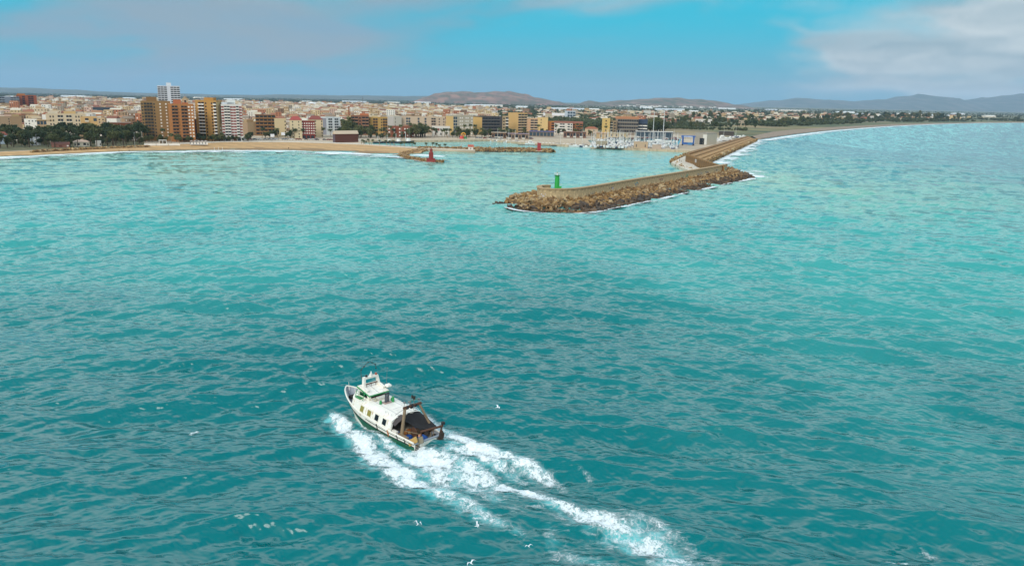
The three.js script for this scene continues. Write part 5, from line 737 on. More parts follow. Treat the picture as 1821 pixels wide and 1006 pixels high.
const hullM = ['#cfcfcc', '#c0c4c8', '#b8b2a6', '#2f3c58', '#d6d4d0'].map((c) => mat(c, 0.35)), cabM = mat('#d0cdc6', 0.4), canvasM = [mat('#2f4a74', 0.9), mat('#4a5a68', 0.9), mat('#7a6a58', 0.9), mat('#8a8f94', 0.9)];
function smallBoat(px, py, turn, sail, label, group, i, y = GROUND + 0.1) {
  const { C, yaw } = place(px, px + 1, py), t = thing(sail ? 'sailboat' : 'motorboat', label, 'boat', C.setY(y), yaw + turn, group);
  part(t, 'hull', sail ? H11 : H7, hullM[i % 5]);
  if (sail) { part(t, 'mast', mastG, cabM, 1, 7.8, 0).scale.set(1, 13, 1); part(t, 'boom', boomG, canvasM[i % 4], -1.4, 2.6, 0).scale.set(4.6, 3, 3); part(t, 'cabin', CAB, cabM, 0.2, 1.55, 0).scale.set(3.4, 0.7, 2.2); }
  else { part(t, 'cabin', CAB, cabM, 0.2, 1.55, 0).scale.set(2.6, 1.3, 1.8); part(t, 'canopy', UNIT, canvasM[i % 4], -1.8, 1.7, 0).scale.set(1.8, 0.14, 1.7); part(t, 'windscreen', UNIT, glassDark, 1.25, 1.6, 0).scale.set(0.3, 0.5, 1.4); }
  return t;
}
{
  const r = rng(5150), list = [];
  for (let row = 0; row < 6; row++) for (let i = 0; i < 28; i++) { const x = 1050 + i * 5.6 + row * 1.4 + r() * 2, y = 261.2 - row * 2.2 + (x - 1050) * 0.022 + (r() - 0.5); if (x > 1205 || (x < 1062 && row > 4)) continue; if (r() < 0.12) continue; list.push([x, y, row]); }
  const rowName = ['front', 'second', 'third', 'fourth', 'fifth', 'sixth', 'rearmost'], n = {};
  list.forEach(([x, y, row], i) => { n[row] = (n[row] ?? 0) + 1; const sail = r() < 0.5; smallBoat(x, y, 1.57 + (r() < 0.5 ? Math.PI : 0) + (r() - 0.5) * 0.2, sail, `${sail ? 'sailing yacht' : 'motorboat'}, ${ordinal(n[row])} from the left in the marina's ${rowName[row]} row`, 'boats moored in the marina', i); });
  // boats along the far quay and by the restaurants
  const q = []; for (let i = 0; i < 30; i++) q.push([868 + i * 6.0 + r() * 3, 247.6 + i * 0.36 + r() * 1.2]);
  q.forEach(([x, y], i) => smallBoat(x, y, (r() - 0.5) * 0.5 + (r() < 0.5 ? 0 : Math.PI), r() < 0.15, `small boat, ${ordinal(i + 1)} from the left along the restaurant quay`, 'boats along the restaurant quay', i, 0.35));
  // working boats with dark hulls in the corner of the basin
  [[672, 251, '#20242e', 'navy blue'], [689, 251, '#23282a', 'black'], [705, 251.2, '#2b2f3a', 'dark grey'], [722, 251, '#2a2422', 'brown black']].forEach(([x, y, c, w], i) => { const { C, yaw } = place(x, x + 1, y), t = thing('fishing_boat', `${w} hulled fishing boat moored in the inner corner of the basin`, 'boat', C.setY(0.3), yaw + 0.1, 'fishing boats in the inner basin'); part(t, 'hull', H11, mat(c, 0.5)); part(t, 'cabin', CAB, cabM, 1.4, 2.3, 0).scale.set(3, 2, 2.4); part(t, 'mast', mastG, cabM, -0.6, 4.5, 0).scale.set(1.2, 6, 1.2); part(t, 'boom', boomG, canvasM[2], -2.4, 2.4, 0).scale.set(4, 2, 2); t.scale.setScalar(1.0 + 0.15 * i); });
  // long low pontoon with a white launch
  { const { C, mpx, yaw } = place(922, 996, 255.6), t = thing('pontoon', 'long dark floating pontoon beyond the red pillar', 'pontoon', C.setY(0.4), yaw - 0.05); box(t, 'deck', mat('#4a453e', 0.9), 0, 0.2, 0, 74 * mpx, 0.5, 2.6); for (let i = 0; i < 5; i++) part(t, 'pile', cyl(0.18, 0.18, 2.4, 6), mat('#6a6056', 0.9), (i - 2) * 11, 0.8, 1.2); }
  { const { C, yaw } = place(944, 945, 254), t = thing('motor_yacht', 'white cabin yacht moored behind the floating pontoon', 'boat', C.setY(0.4), yaw); part(t, 'hull', H11, hullM[0]).scale.set(1.2, 1.2, 1.1); part(t, 'cabin', CAB, cabM, -0.5, 2.4, 0).scale.set(5, 1.8, 2.8); part(t, 'flybridge', UNIT, cabM, -1.2, 3.8, 0).scale.set(3, 0.7, 2); part(t, 'window', UNIT, glassDark, -0.5, 2.5, 1.35).scale.set(3.4, 0.6, 0.3); }
  // two tall masts of a large sailing ship
  { const { C, mpx, yaw } = place(1170, 1172, 253), t = thing('sailing_ship', 'large two masted sailing yacht with very tall white masts in the marina', 'boat', C.setY(GROUND + 0.1), yaw + 0.12); part(t, 'hull', hullGeo(26, 5.4, 1.8), hullM[4]); for (const [x, h] of [[-6.5, 33], [5, 35]]) { part(t, 'mast', cyl(0.42, 0.26, h, 8), mat('#c8c8c6', 0.4), x, h / 2 + 1, 0); part(t, 'spreader', UNIT, mat('#c8c8c6', 0.4), x, h * 0.55, 0).scale.set(2.4, 0.2, 0.3); part(t, 'boom', UNIT, canvasM[0], x - 3.2, 3.6, 0).scale.set(6.5, 0.5, 0.5); } part(t, 'deckhouse', CAB, cabM, 0, 2.8, 0).scale.set(8, 1.4, 3.4); part(t, 'mast_stay', rod(V(-6.5, 33.5, 0), V(5, 35.5, 0), 0.12), mat('#c8c8c6', 0.4)); }
}
// blue boat hoist
{
  const { C, mpx, yaw } = place(1212, 1235.5, 258.4), t = thing('boat_hoist', 'bright blue travelling boat hoist on wheels beside the grey hangar', 'boat hoist', C.setY(GROUND + 0.05), yaw - 0.1), b = mat('#1c4f8f', 0.5), w = 22 * mpx, h = 17 * mpx, d = 8;
  for (const x of [-1, 1]) for (const z of [-1, 1]) { box(t, 'leg', b, x * w * 0.43, h * 0.48, z * d / 2, 0.9, h * 0.86, 0.9); part(t, 'wheel', cyl(0.8, 0.8, 0.7, 12).rotateZ(Math.PI / 2), mat('#222222', 0.9), x * w * 0.43, 0.8, z * d / 2 + 0.9); }
  for (const z of [-1, 1]) { box(t, 'top_beam', b, 0, h * 0.93, z * d / 2, w * 1.08, 1.5, 1.0); }
  for (const x of [-1, 1]) box(t, 'side_beam', b, x * w * 0.43, 2.4, 0, 1.0, 1.2, d - 0.95);
  box(t, 'cross_beam', b, 0, 2.2, d / 2 - 0.2, w * 0.8, 2.2, 0.8); box(t, 'machine_house', mat('#2a6a9c', 0.5), w * 0.18, 2.0, d / 2 + 0.7, 5, 2.4, 1);
  for (let i = 0; i < 7; i++) box(t, 'marking', mat('#d6dde4', 0.6), -w * 0.3 + i * w * 0.1, h * 0.93, d / 2 + 0.52, w * 0.07, 0.7, 0.04);
  for (const x of [-0.2, 0.2]) for (const z of [-1, 1]) part(t, 'sling', rod(V(x * w, h * 0.9, z * 3.4), V(x * w, 3, z * 1.4), 0.12), mat('#c8c2b4', 0.8));
}
// yachts laid up ashore near the hangar
{ const r = rng(8); for (let i = 0; i < 12; i++) smallBoat(1272 + i * 4.3 + r() * 3, 251.5 - i * 0.85 + r() * 2, (r() - 0.5) * 1.5, i === 3 || i === 8, `laid up boat, ${ordinal(i + 1)} from the hangar along the stepped breakwater`, 'boats laid up ashore', i, GROUND + 1.0); }
{ const { C, yaw } = place(1285, 1286, 250.6), t = thing('motor_yacht', 'large white motor yacht on stands between hangar and stepped breakwater', 'boat', C.setY(GROUND + 1.4), yaw + 0.2); part(t, 'hull', H11, hullM[0]).scale.set(1.5, 1.6, 1.3); part(t, 'cabin', CAB, cabM, -0.5, 3.2, 0).scale.set(6.5, 2.0, 3.2); part(t, 'flybridge', CAB, cabM, -1.0, 5.0, 0).scale.set(4, 1.5, 2.6); part(t, 'window', UNIT, glassDark, -0.5, 3.3, 1.6).scale.set(4.4, 0.7, 0.3); for (const x of [-4, 3]) part(t, 'stand', UNIT, mat('#5a5a5a', 0.9), x, -0.9, 0).scale.set(0.4, 1.2, 2.6); }
// coloured inflatable slide on the quay
{ const { C, mpx, yaw } = place(817, 829, 246.8), t = thing('inflatable_slide', 'red, yellow and green inflatable slide on the harbour quay', 'slide', C, yaw); part(t, 'slide_bed', new THREE.CylinderGeometry(1.6, 3.2, 3.4, 6), mat('#b5342c', 0.5), -1.4, 1.7, 0); part(t, 'arch', new THREE.TorusGeometry(2.2, 0.7, 8, 14, Math.PI), mat('#c98a1c', 0.5), 0.6, 4.4, -1); part(t, 'wall', new THREE.CylinderGeometry(0.8, 1.1, 4.6, 8), mat('#c98a1c', 0.5), 0.4, 2.6, -1.6); part(t, 'step', new THREE.CylinderGeometry(1.2, 1.5, 1.4, 8), mat('#2f7a44', 0.5), 3.4, 0.8, 0.6); part(t, 'step', new THREE.CylinderGeometry(1.0, 1.3, 2.4, 8), mat('#2f7a44', 0.5), 2.6, 1.3, -0.6); }
// lamp posts, boards, beach posts
{
  const lp = mat('#8a8d8c', 0.5); [[239, 262, 25], [64, 260, 20], [1212, 247, 10], [713, 246, 20], [727, 247, 24], [1033, 249, 20], [889, 262, 13], [875, 264.6, 11], [852, 265.8, 10], [433, 252, 16], [483, 252.4, 13], [1293, 232, 14], [1237, 228, 12], [1200, 230, 12], [1312, 231, 10]].forEach(([x, y, h], i) => { const { C, mpx, yaw } = place(x, x + 1, y), t = thing('lamp_post', `slim grey lamp post, ${ordinal(i + 1)} counted among the shore masts`, 'lamp post', C.setY(2.3), yaw, 'slim posts along the shore'); t.userData.label = ['slim post in front of the dark pines', 'slim post at the left park edge', 'pale post left of the blue hoist', 'slim post before the arcaded brick building', 'white mast before the arcaded brick building', 'tall mast at the left of the marina boats', 'slim mast at the middle of the straight mole', 'thin mast beside the mole bushes', 'short mast right of the mole house', 'beach lamp right of the striped tower', 'post of the left beach board', 'post in the dry field behind the hangar', 'post in the scrub left of the long villa', 'post by the pine grove behind the marina', 'post near the stone cottage'][i]; part(t, 'pole', cyl(0.14, 0.09, h * mpx, 6), lp, 0, h * mpx / 2, 0); part(t, 'lamp_head', new THREE.BoxGeometry(1.1, 0.16, 0.4), lp, 0.4, h * mpx, 0); part(t, 'foot', cyl(0.28, 0.24, 0.5, 8), lp, 0, 0.25, 0); });
  [[484, 252.4, 13.5, 'left white board on posts above the sand beach'], [503, 249, 13, 'right white board on posts behind the sand beach']].forEach(([x, y, h, label]) => { const { C, mpx, yaw } = place(x, x + 1, y), t = thing('notice_board', label, 'sign', C.setY(2.3), yaw, 'white boards behind the beach'), hh = h * mpx; for (const s of [-1, 1]) part(t, 'post', cyl(0.12, 0.12, hh, 6), lp, s * 1.2, hh / 2, 0); box(t, 'panel', mat('#d2d2d4', 0.7), 0, hh - 1.4, 0.16, 3.6, 2.8, 0.14); });
  [[380, 264, 5], [387.5, 264.4, 6], [394.5, 264.6, 5]].forEach(([x, y, h], i) => { const { C, mpx, yaw } = place(x, x + 1, y), t = thing('beach_post', ['left', 'middle', 'right'][i] + ' of three white posts on the sand beach', 'post', C.setY(0.4), yaw, 'three white posts on the sand'); part(t, 'pole', cyl(0.12, 0.1, h * mpx, 6), whiteTrim, 0, h * mpx / 2, 0); part(t, 'cap', new THREE.SphereGeometry(0.2, 8, 6), whiteTrim, 0, h * mpx, 0); });
  // white beach terrace below the orange tower
  { const { C, mpx, yaw } = place(338, 368, 257.6), t = thing('beach_terrace', 'white fenced beach terrace below the orange tower', 'terrace', C, yaw), w = 30 * mpx; box(t, 'deck', whiteTrim, 0, 0.5, -4, w, 0.5, 9); for (let i = 0; i < 12; i++) box(t, 'fence_panel', i % 2 ? whiteTrim : mat('#8c8a88', 0.8), -w / 2 + (i + 0.5) * w / 12, 1.6, 0.4, w / 13, 1.7, 0.12); for (let i = 0; i < 5; i++) part(t, 'sunshade', new THREE.ConeGeometry(1.7, 0.9, 8), mat('#a0948c', 0.9), -w / 2 + (i + 0.5) * w / 5, 3.4, -4); }
  { const { C, mpx, yaw } = place(258, 318, 258.6), t = thing('low_wall', 'long low white wall at the back of the sand below the olive tower', 'wall', C, yaw), w = 60 * mpx; for (let i = 0; i < 3; i++) box(t, 'segment', whiteTrim, (i - 1) * w / 3, 0.8, 0, w / 3 - 0.8, 1.6, 0.5); }
  { const { C, mpx, yaw } = place(282, 296, 256), t = thing('pergola', 'small white open pergola below the olive brown tower', 'pergola', C, yaw), w = 13 * mpx; for (const x of [-1, 0, 1]) box(t, 'post', whiteTrim, x * w * 0.45, 1.6, 0, 0.4, 3.2, 0.4); box(t, 'roof', whiteTrim, 0, 3.35, -1.5, w, 0.3, 4); box(t, 'back_wall', mat('#8a7a68', 0.9), 0, 1.6, -3.2, w * 0.96, 3.2, 0.2); }
  // rock revetment in front of the park
  { const P = resample([[60, 268.6], [120, 265.6], [200, 262.2], [262, 260]].map((p) => G(...p, 2)), 60), base = P[30].clone().setY(0), t = thing('revetment', 'low band of tan boulders between the park and the left beach', 'revetment', base), q = rng(66), rocks = []; for (let i = 0; i < 620; i++) { const a = Math.floor(q() * 60), p = P[a].clone().lerp(P[Math.min(60, a + 1)], q()); p.z += (q() - 0.5) * 9; p.y = 1.5 + q() * 0.7; rocks.push({ p, s: 1.5 + q() * 1.2, v: Math.floor(q() * 8), r: [q(), q() * 6, q()], m: rockMats[Math.floor(q() * 6)] }); } part(t, 'rubble', mergedRocks(rocks, base), rubbleMat).userData.kind = 'stuff'; part(t, 'footing', wallAlong(P.map((p) => V(p.x, 0, p.z)), 3, 0.5, 2.15, base, []), quayStone); }
  // parked cars along the front and by the port
  const cars = []; const q = rng(90); for (let i = 0; i < 26; i++) cars.push([435 + i * 8 + q() * 5, 248.5 + (i > 12 ? (i - 12) * 0.12 : 0)]); for (let i = 0; i < 70; i++) cars.push([1044 + q() * 165, 243.6 + q() * 3.4 + (i % 3)]); for (let i = 0; i < 22; i++) cars.push([846 + q() * 100, 244.6 + q() * 2.5]); for (let i = 0; i < 12; i++) cars.push([1245 + q() * 60, 256 - q() * 9]); for (let i = 0; i < 8; i++) cars.push([1296 + q() * 25, 246 + q() * 4 - 3]);
  const bodyG = (() => { const s = new THREE.Shape(); s.moveTo(-2.1, 0.35); s.lineTo(2.1, 0.35); s.lineTo(2.15, 0.85); s.lineTo(1.3, 0.98); s.lineTo(0.7, 1.5); s.lineTo(-1.2, 1.5); s.lineTo(-1.8, 1.0); s.lineTo(-2.15, 0.9); s.closePath(); const g = new THREE.ExtrudeGeometry(s, { depth: 1.7, bevelEnabled: false }); g.translate(0, 0, -0.85); return g; })(), whG = cyl(0.34, 0.34, 0.24, 10).rotateX(Math.PI / 2), cw = ['white', 'grey', 'dark', 'silver', 'red brown'], cc2 = ['#d8d8d6', '#7c8084', '#2c2e32', '#a8acb0', '#7a3428'].map((c) => mat(c, 0.35));
  cars.sort((a, b) => a[0] - b[0]).forEach(([x, y], i) => { const k = Math.floor(q() * 5), { C, yaw } = place(x, x + 1, y), t = thing('parked_car', `${cw[k]} car, ${ordinal(i + 1)} from the left of those parked along the shore`, 'car', C, yaw + (q() - 0.5) * 0.3, 'cars parked along the shore'); part(t, 'body', bodyG, cc2[k]); part(t, 'window', UNIT, glassDark, -0.25, 1.22, 0.0).scale.set(1.9, 0.36, 1.74); for (const a of [-1.35, 1.35]) for (const z of [-0.8, 0.8]) part(t, 'wheel', whG, mat('#1c1c1c', 0.9), a, 0.34, z); });
}
// ---------------------------------------------------------------- trawler
{
  const T = thing('fishing_trawler', 'white and green fishing trawler steaming away with a foaming wake', 'boat', V(BOAT.x, 0.05, BOAT.z), Math.atan2(-HEAD.z, HEAD.x));
  T.rotation.order = 'YXZ'; T.rotation.z = 0.044; T.rotation.x = 0.02;
  // local axes: +x bow, +y up, +z starboard
  const grime = dataTex(512, 256, (i, j, c) => { const u = i / 512, v = j / 256, n = tileNoise(u, v, 6, 5), s = tileNoise(u, v * 0.1, 40, 3), st = sstep(0.56, 0.74, s) * sstep(0.3, 0.6, n); c[0] = lerp(236, 176, st * 0.75) * (0.93 + 0.1 * n); c[1] = lerp(232, 132, st * 0.75) * (0.93 + 0.1 * n); c[2] = lerp(220, 88, st * 0.75) * (0.93 + 0.1 * n); });
  const white = new THREE.MeshPhysicalMaterial({ map: grime, roughness: 0.45 }), roofWhite = new THREE.MeshPhysicalMaterial({ map: dataTex(256, 256, (i, j, c) => { const n = tileNoise(i / 256, j / 256, 5, 5), s = tileNoise(i / 256, j / 256 * 0.2, 30, 3), k = 0.9 + 0.16 * n, t = sstep(0.6, 0.85, s * 0.6 + n * 0.4); c[0] = lerp(234, 196, t) * k; c[1] = lerp(228, 172, t) * k; c[2] = lerp(216, 138, t) * k; }), roughness: 0.55 }), green = mat('#14553a', 0.4), greenTrim = mat('#2a8a4e', 0.45), rail = mat('#1d2220', 0.6), grey = mat('#8d949c', 0.7), deckM = mat('#7d7a72', 0.85), rust = mat('#523524', 0.85), buff = mat('#7d6a52', 0.8), dark = mat('#1c1b1b', 0.8), steel = mat('#6f7274', 0.5), netBlue = mat('#1f4f94', 0.9), orange = mat('#b5622a', 0.8), yellow = mat('#a8864a', 0.75), tyre = mat('#191919', 0.9);
  const X0 = -9.2, X1 = 9.6, U = (x) => (x - X0) / (X1 - X0);
  const beam = (u) => 2.85 * (u < 0.5 ? lerp(0.9, 1, sstep(0, 0.3, u)) : Math.pow(Math.max(0, 1 - Math.pow((u - 0.5) / 0.5, 2.5)), 0.72));
  const sheer = (u) => 1.42 + 0.35 * sstep(0, 0.6, u) + 1.35 * Math.pow(Math.max(0, (u - 0.4) / 0.6), 2);
  const narrow = (u, f) => { const w = 2.62 * (u < 0.45 ? lerp(0.88, 1, sstep(0, 0.3, u)) : Math.pow(Math.max(0, 1 - Math.pow((u - 0.45) / 0.53, 1.7)), 0.9)); return lerp(w, beam(u), clamp(f, 0, 1)); };
  const stem = (u, y) => X0 + (X1 - X0) * u - Math.pow(u, 5) * 1.9 * clamp(1 - y / 2.9, 0, 1.4);
  const at = (u, y, s, off = 0) => { const f = y / sheer(u); return V(stem(u, y), y, s * Math.max(0, narrow(u, f) + off)); };
  const yGreen = (u) => 0.82 + 0.95 * Math.pow(Math.max(0, (u - 0.35) / 0.65), 1.7), yLow = (u) => -0.6 + 2.3 * sstep(0.5, 1.0, u);
  const NU = 44;
  function band(ya, yb, n = 4, off = 0, u0 = 0, u1 = 1) { const pos = [], uv = [], idx = []; for (const s of [-1, 1]) { const b0 = pos.length / 3; for (let i = 0; i <= NU; i++) { const u = lerp(u0, u1, i / NU); for (let k = 0; k <= n; k++) { const y = lerp(ya(u), yb(u), k / n), p = at(u, y, s, off); pos.push(p.x, p.y, p.z); uv.push(p.x / 8, y / 4 + s * 0.3); if (i && k) { const a = b0 + (i - 1) * (n + 1) + k - 1, c = a + n + 1; s > 0 ? idx.push(a, c, a + 1, a + 1, c, c + 1) : idx.push(a, a + 1, c, a + 1, c + 1, c); } } } } return geoFrom(pos, idx, uv); }
  const hull = part(T, 'hull', band(yLow, yGreen, 4), green);
  part(T, 'lower_hull', band(() => -1.2, yLow, 3), white);
  part(T, 'bulwark', band(yGreen, sheer, 4), white);
  part(T, 'inner_bulwark', band((u) => 0.5 + 1.0 * sstep(0.7, 0.74, u), sheer, 2, -0.14), grey);
  const railLine = (s, yf, off, u0, u1, r, n = 40) => { const pts = []; for (let i = 0; i <= n; i++) { const u = lerp(u0, u1, i / n); pts.push(at(u, yf(u), s, off)); } return new THREE.TubeGeometry(new THREE.CatmullRomCurve3(pts), n, r, 6); };
  for (const s of [-1, 1]) { part(T, 'cap_rail', railLine(s, (u) => sheer(u) + 0.02, -0.06, 0, 0.998, 0.11), roofWhite); part(T, 'rub_rail', railLine(s, (u) => yGreen(u) + 0.02, 0.03, 0, 0.9, 0.06), rail); part(T, 'rub_rail', railLine(s, (u) => lerp(yGreen(u), sheer(u), 0.6), 0.03, 0, 0.55, 0.045), rail); for (const u of [0.09, 0.17, 0.27, 0.4]) part(T, 'fender', railLine(s, (v) => lerp(yGreen(u) - 0.1, sheer(u), (v - u) / 0.012), 0.05, u, u + 0.012, 0.07, 4), u === 0.27 ? orange : rail); }
  // transom
  { const pos = [], idx = [], uv = []; const ys = [-1, 0.1, 0.5, 0.98, 1.25]; ys.forEach((y, k) => { const p = at(0, y, 1); pos.push(p.x, y, -p.z, p.x, y, p.z); uv.push(0, y / 4, 0.7, y / 4); if (k) { const a = k * 2 - 2; idx.push(a, a + 2, a + 1, a + 1, a + 2, a + 3); } }); part(T, 'transom', geoFrom(pos, idx, uv), white); box(T, 'transom_rail', grey, X0 + 0.05, 1.3, 0, 0.3, 0.14, 5.0); for (const s of [-1, 1]) for (let i = 0; i < 5; i++) box(T, 'transom_slat', tyre, X0 - 0.05, 0.2 + i * 0.22, s * 1.9, 0.08, 0.08, 0.8); }
  // decks
  function deck(u0, u1, y, off, n = 20) { const pos = [], idx = [], uv = []; for (let i = 0; i <= n; i++) { const u = lerp(u0, u1, i / n), p = at(u, y, 1, off); pos.push(p.x, y, -p.z, p.x, y, p.z); uv.push(p.x / 4, 0, p.x / 4, 1); if (i) { const a = i * 2 - 2; idx.push(a, a + 1, a + 2, a + 1, a + 3, a + 2); } } return geoFrom(pos, idx, uv); }
  part(T, 'aft_deck', deck(0, 0.74, 0.72, -0.1), deckM); part(T, 'foredeck', deck(0.72, 0.985, 1.72, -0.12), grey);
  for (const s of [-1, 1]) for (let i = 0; i < 6; i++) { const u = 0.78 + i * 0.034, a = at(u, 1.7, s, -0.16), b = at(u, sheer(u) - 0.05, s, -0.16); part(T, 'bulwark_stay', rod(a, b, 0.05, 0.04, 5), roofWhite); }
  // deckhouse: sides rise from the bulwark, cambered roof
  const XA = -4.3, XB = 5.9, NS = 26, halfB = (x) => Math.min(narrow(U(x), 1) - 0.02, 2.8) * (x > 4.6 ? lerp(1, 0.62, Math.pow((x - 4.6) / 1.3, 2)) : 1), roofY = (x) => 3.18 + 0.03 * (x + 4), wallB = (x) => sheer(U(x)) - 0.1;
  function sidePoint(x, t, s, off = 0) { const b = halfB(x), y = lerp(wallB(x), roofY(x) - 0.12, t); return V(x, y, s * (b - 0.28 * t * t + off)); }
  for (const s of [-1, 1]) { const pos = [], idx = [], uv = []; for (let i = 0; i <= NS; i++) for (let k = 0; k <= 4; k++) { const x = lerp(XA, XB, i / NS), p = sidePoint(x, k / 4, s); pos.push(p.x, p.y, p.z); uv.push(x / 6, k / 6); if (i && k) { const a = (i - 1) * 5 + k - 1, c = a + 5; s > 0 ? idx.push(a, c, a + 1, a + 1, c, c + 1) : idx.push(a, a + 1, c, a + 1, c + 1, c); } } part(T, 'deckhouse_wall', geoFrom(pos, idx, uv), white); }
  { const pos = [], idx = [], uv = [], K = 14; for (let i = 0; i <= NS; i++) for (let k = 0; k <= K; k++) { const x = lerp(XA - 0.25, XB + 0.05, i / NS), v = k / K * 2 - 1, b = halfB(clamp(x, XA, XB)) - 0.28 + 0.1, edge = Math.pow(Math.abs(v), 8); pos.push(x, roofY(x) - 0.13 + 0.36 * (1 - v * v) + 0.12 * (1 - edge), v * b); uv.push(x / 5, v * b / 5); if (i && k) { const a = (i - 1) * (K + 1) + k - 1, c = a + K + 1; idx.push(a, a + 1, c, a + 1, c + 1, c); } } part(T, 'deckhouse_roof', geoFrom(pos, idx, uv), roofWhite);
    const fp = [], fi = []; for (let k = 0; k <= 10; k++) { const v = k / 10 * 2 - 1, b = halfB(XB); fp.push(XB, 1.7, v * b, XB, roofY(XB) - 0.05 + 0.3 * (1 - v * v), v * (b - 0.22)); if (k) { const a = k * 2 - 2; fi.push(a, a + 1, a + 2, a + 1, a + 3, a + 2); } } part(T, 'deckhouse_front', geoFrom(fp, fi), roofWhite);
    for (const z of [-1.15, 1.15]) part(T, 'roof_seam', rod(V(XA, roofY(XA) + 0.29, z), V(XB - 0.6, roofY(XB) + 0.29, z), 0.022, 0.022, 4), grey); for (const x of [-2.4, -0.2, 2.0]) part(T, 'roof_seam', new THREE.TubeGeometry(new THREE.CatmullRomCurve3([-1, -0.5, 0, 0.5, 1].map((v) => V(x, roofY(x) - 0.0 + 0.355 * (1 - v * v * 0.92) * 1.0, v * 2.1))), 12, 0.02, 4), grey); }
  // portal at the after end
  { const s = new THREE.Shape(), b = halfB(XA), h = roofY(XA) + 0.28; s.moveTo(-b, wallB(XA)); s.lineTo(-b + 0.26, h - 0.36); s.quadraticCurveTo(0, h + 0.12, b - 0.26, h - 0.36); s.lineTo(b, wallB(XA)); s.lineTo(b - 0.2, wallB(XA)); s.lineTo(b - 0.5, h - 0.75); s.quadraticCurveTo(0, h - 0.2, -b + 0.5, h - 0.75); s.lineTo(-b + 0.2, wallB(XA)); s.closePath(); const g = new THREE.ExtrudeGeometry(s, { depth: 0.25, bevelEnabled: true, bevelSize: 0.03, bevelThickness: 0.03, bevelSegments: 1 }); g.rotateY(-Math.PI / 2); g.translate(XA + 0.1, 0, 0); part(T, 'portal', g, white); box(T, 'inner_bulkhead', mat('#3a332c', 0.9), -0.6, 1.9, 0, 0.15, 2.6, 5.0); }
  // side windows: the two forward ones are tinted, the after ones open and dark
  for (const s of [-1, 1]) [2.05, 0.35, -1.35, -3.05].forEach((x, i) => { const p = sidePoint(x, 0.58, s, 0.0), q = sidePoint(x, 0.78, s, 0.0), w = part(T, 'window', new THREE.BoxGeometry(0.82, 0.86, 0.08), i < 2 ? mat('#8a7f3c', 0.3) : mat('#14161a', 0.25), p.x, p.y, p.z); const a = Math.atan2(q.z - p.z, q.y - p.y); w.rotation.set(a, -s * Math.atan2(sidePoint(x + 0.3, 0.58, 1).z - sidePoint(x - 0.3, 0.58, 1).z, 0.6), 0.05); part(w, 'frame', mergeGeometries([new THREE.BoxGeometry(0.96, 0.07, 0.1).translate(0, 0.46, 0), new THREE.BoxGeometry(0.96, 0.07, 0.1).translate(0, -0.46, 0), new THREE.BoxGeometry(0.07, 0.86, 0.1).translate(0.445, 0, 0), new THREE.BoxGeometry(0.07, 0.86, 0.1).translate(-0.445, 0, 0)]), roofWhite); });
  // wheelhouse
  const wy = roofY(3) + 0.15;
  box(T, 'wheelhouse', white, 3.3, wy + 0.3, 0, 2.6, 1.3, 3.0); for (const s of [-1, 1]) { box(T, 'wheelhouse_window', mat('#14161a', 0.2), 3.4, wy + 0.55, s * 1.51, 1.7, 0.55, 0.06); }
  box(T, 'wheelhouse_window', mat('#14161a', 0.2), 1.98, wy + 0.6, 0, 0.06, 0.5, 2.4); box(T, 'wheelhouse_window', mat('#14161a', 0.2), 4.62, wy + 0.55, 0, 0.06, 0.6, 2.6);
  { const sl = new THREE.Group(); const rg = new THREE.BoxGeometry(3.0, 0.14, 3.5); const rf = part(T, 'wheelhouse_roof', rg, roofWhite, 3.15, wy + 1.22, 0); rf.rotation.z = 0.2; for (const [x, z, w, d] of [[-1.52, 0, 0.08, 3.56], [1.52, 0, 0.08, 3.56], [0, -1.76, 3.0, 0.08], [0, 1.76, 3.0, 0.08]]) part(rf, 'fascia', new THREE.BoxGeometry(w, 0.2, d), greenTrim, x, -0.06, z);
    for (const z of [-0.02]) part(rf, 'roof_seam', new THREE.BoxGeometry(2.9, 0.02, 0.04), grey, 0, 0.08, z); }
  { // open arch above the wheelhouse roof
    const y0 = wy + 1.35, F = [[-1.45, 3.1], [1.45, 3.1]]; for (const [z] of F) { part(T, 'arch_leg', new THREE.BoxGeometry(0.42, 1.5, 0.34), roofWhite, 3.7, y0 + 0.7, z * 0.86).rotation.set(z > 0 ? -0.16 : 0.16, 0, -0.2); part(T, 'arch_foot', new THREE.BoxGeometry(1.7, 0.3, 0.36), roofWhite, 3.2, y0 + 0.12, z * 0.98).rotation.z = 0.2; }
    part(T, 'arch_beam', new THREE.BoxGeometry(0.46, 0.28, 2.5), roofWhite, 3.86, y0 + 1.45, 0); part(T, 'arch_rail', new THREE.BoxGeometry(0.12, 0.14, 2.5), rust, 3.6, y0 + 0.55, 0); for (const z of [-0.8, 0, 0.8]) part(T, 'rail_post', rod(V(3.6, y0 + 0.1, z), V(3.6, y0 + 0.55, z), 0.04, 0.04, 5), rust);
    part(T, 'radar', new THREE.CylinderGeometry(0.2, 0.26, 0.34, 10), roofWhite, 3.86, y0 + 1.72, 0.1); part(T, 'radar_scanner', new THREE.BoxGeometry(0.14, 0.14, 1.3), roofWhite, 3.86, y0 + 1.95, 0.1).rotation.y = 0.9; part(T, 'floodlight', new THREE.CylinderGeometry(0.14, 0.2, 0.3, 8), mat('#9a4a36', 0.6), 3.86, y0 + 1.7, 1.0); part(T, 'floodlight', new THREE.CylinderGeometry(0.14, 0.2, 0.3, 8), dark, 3.86, y0 + 1.7, -0.7);
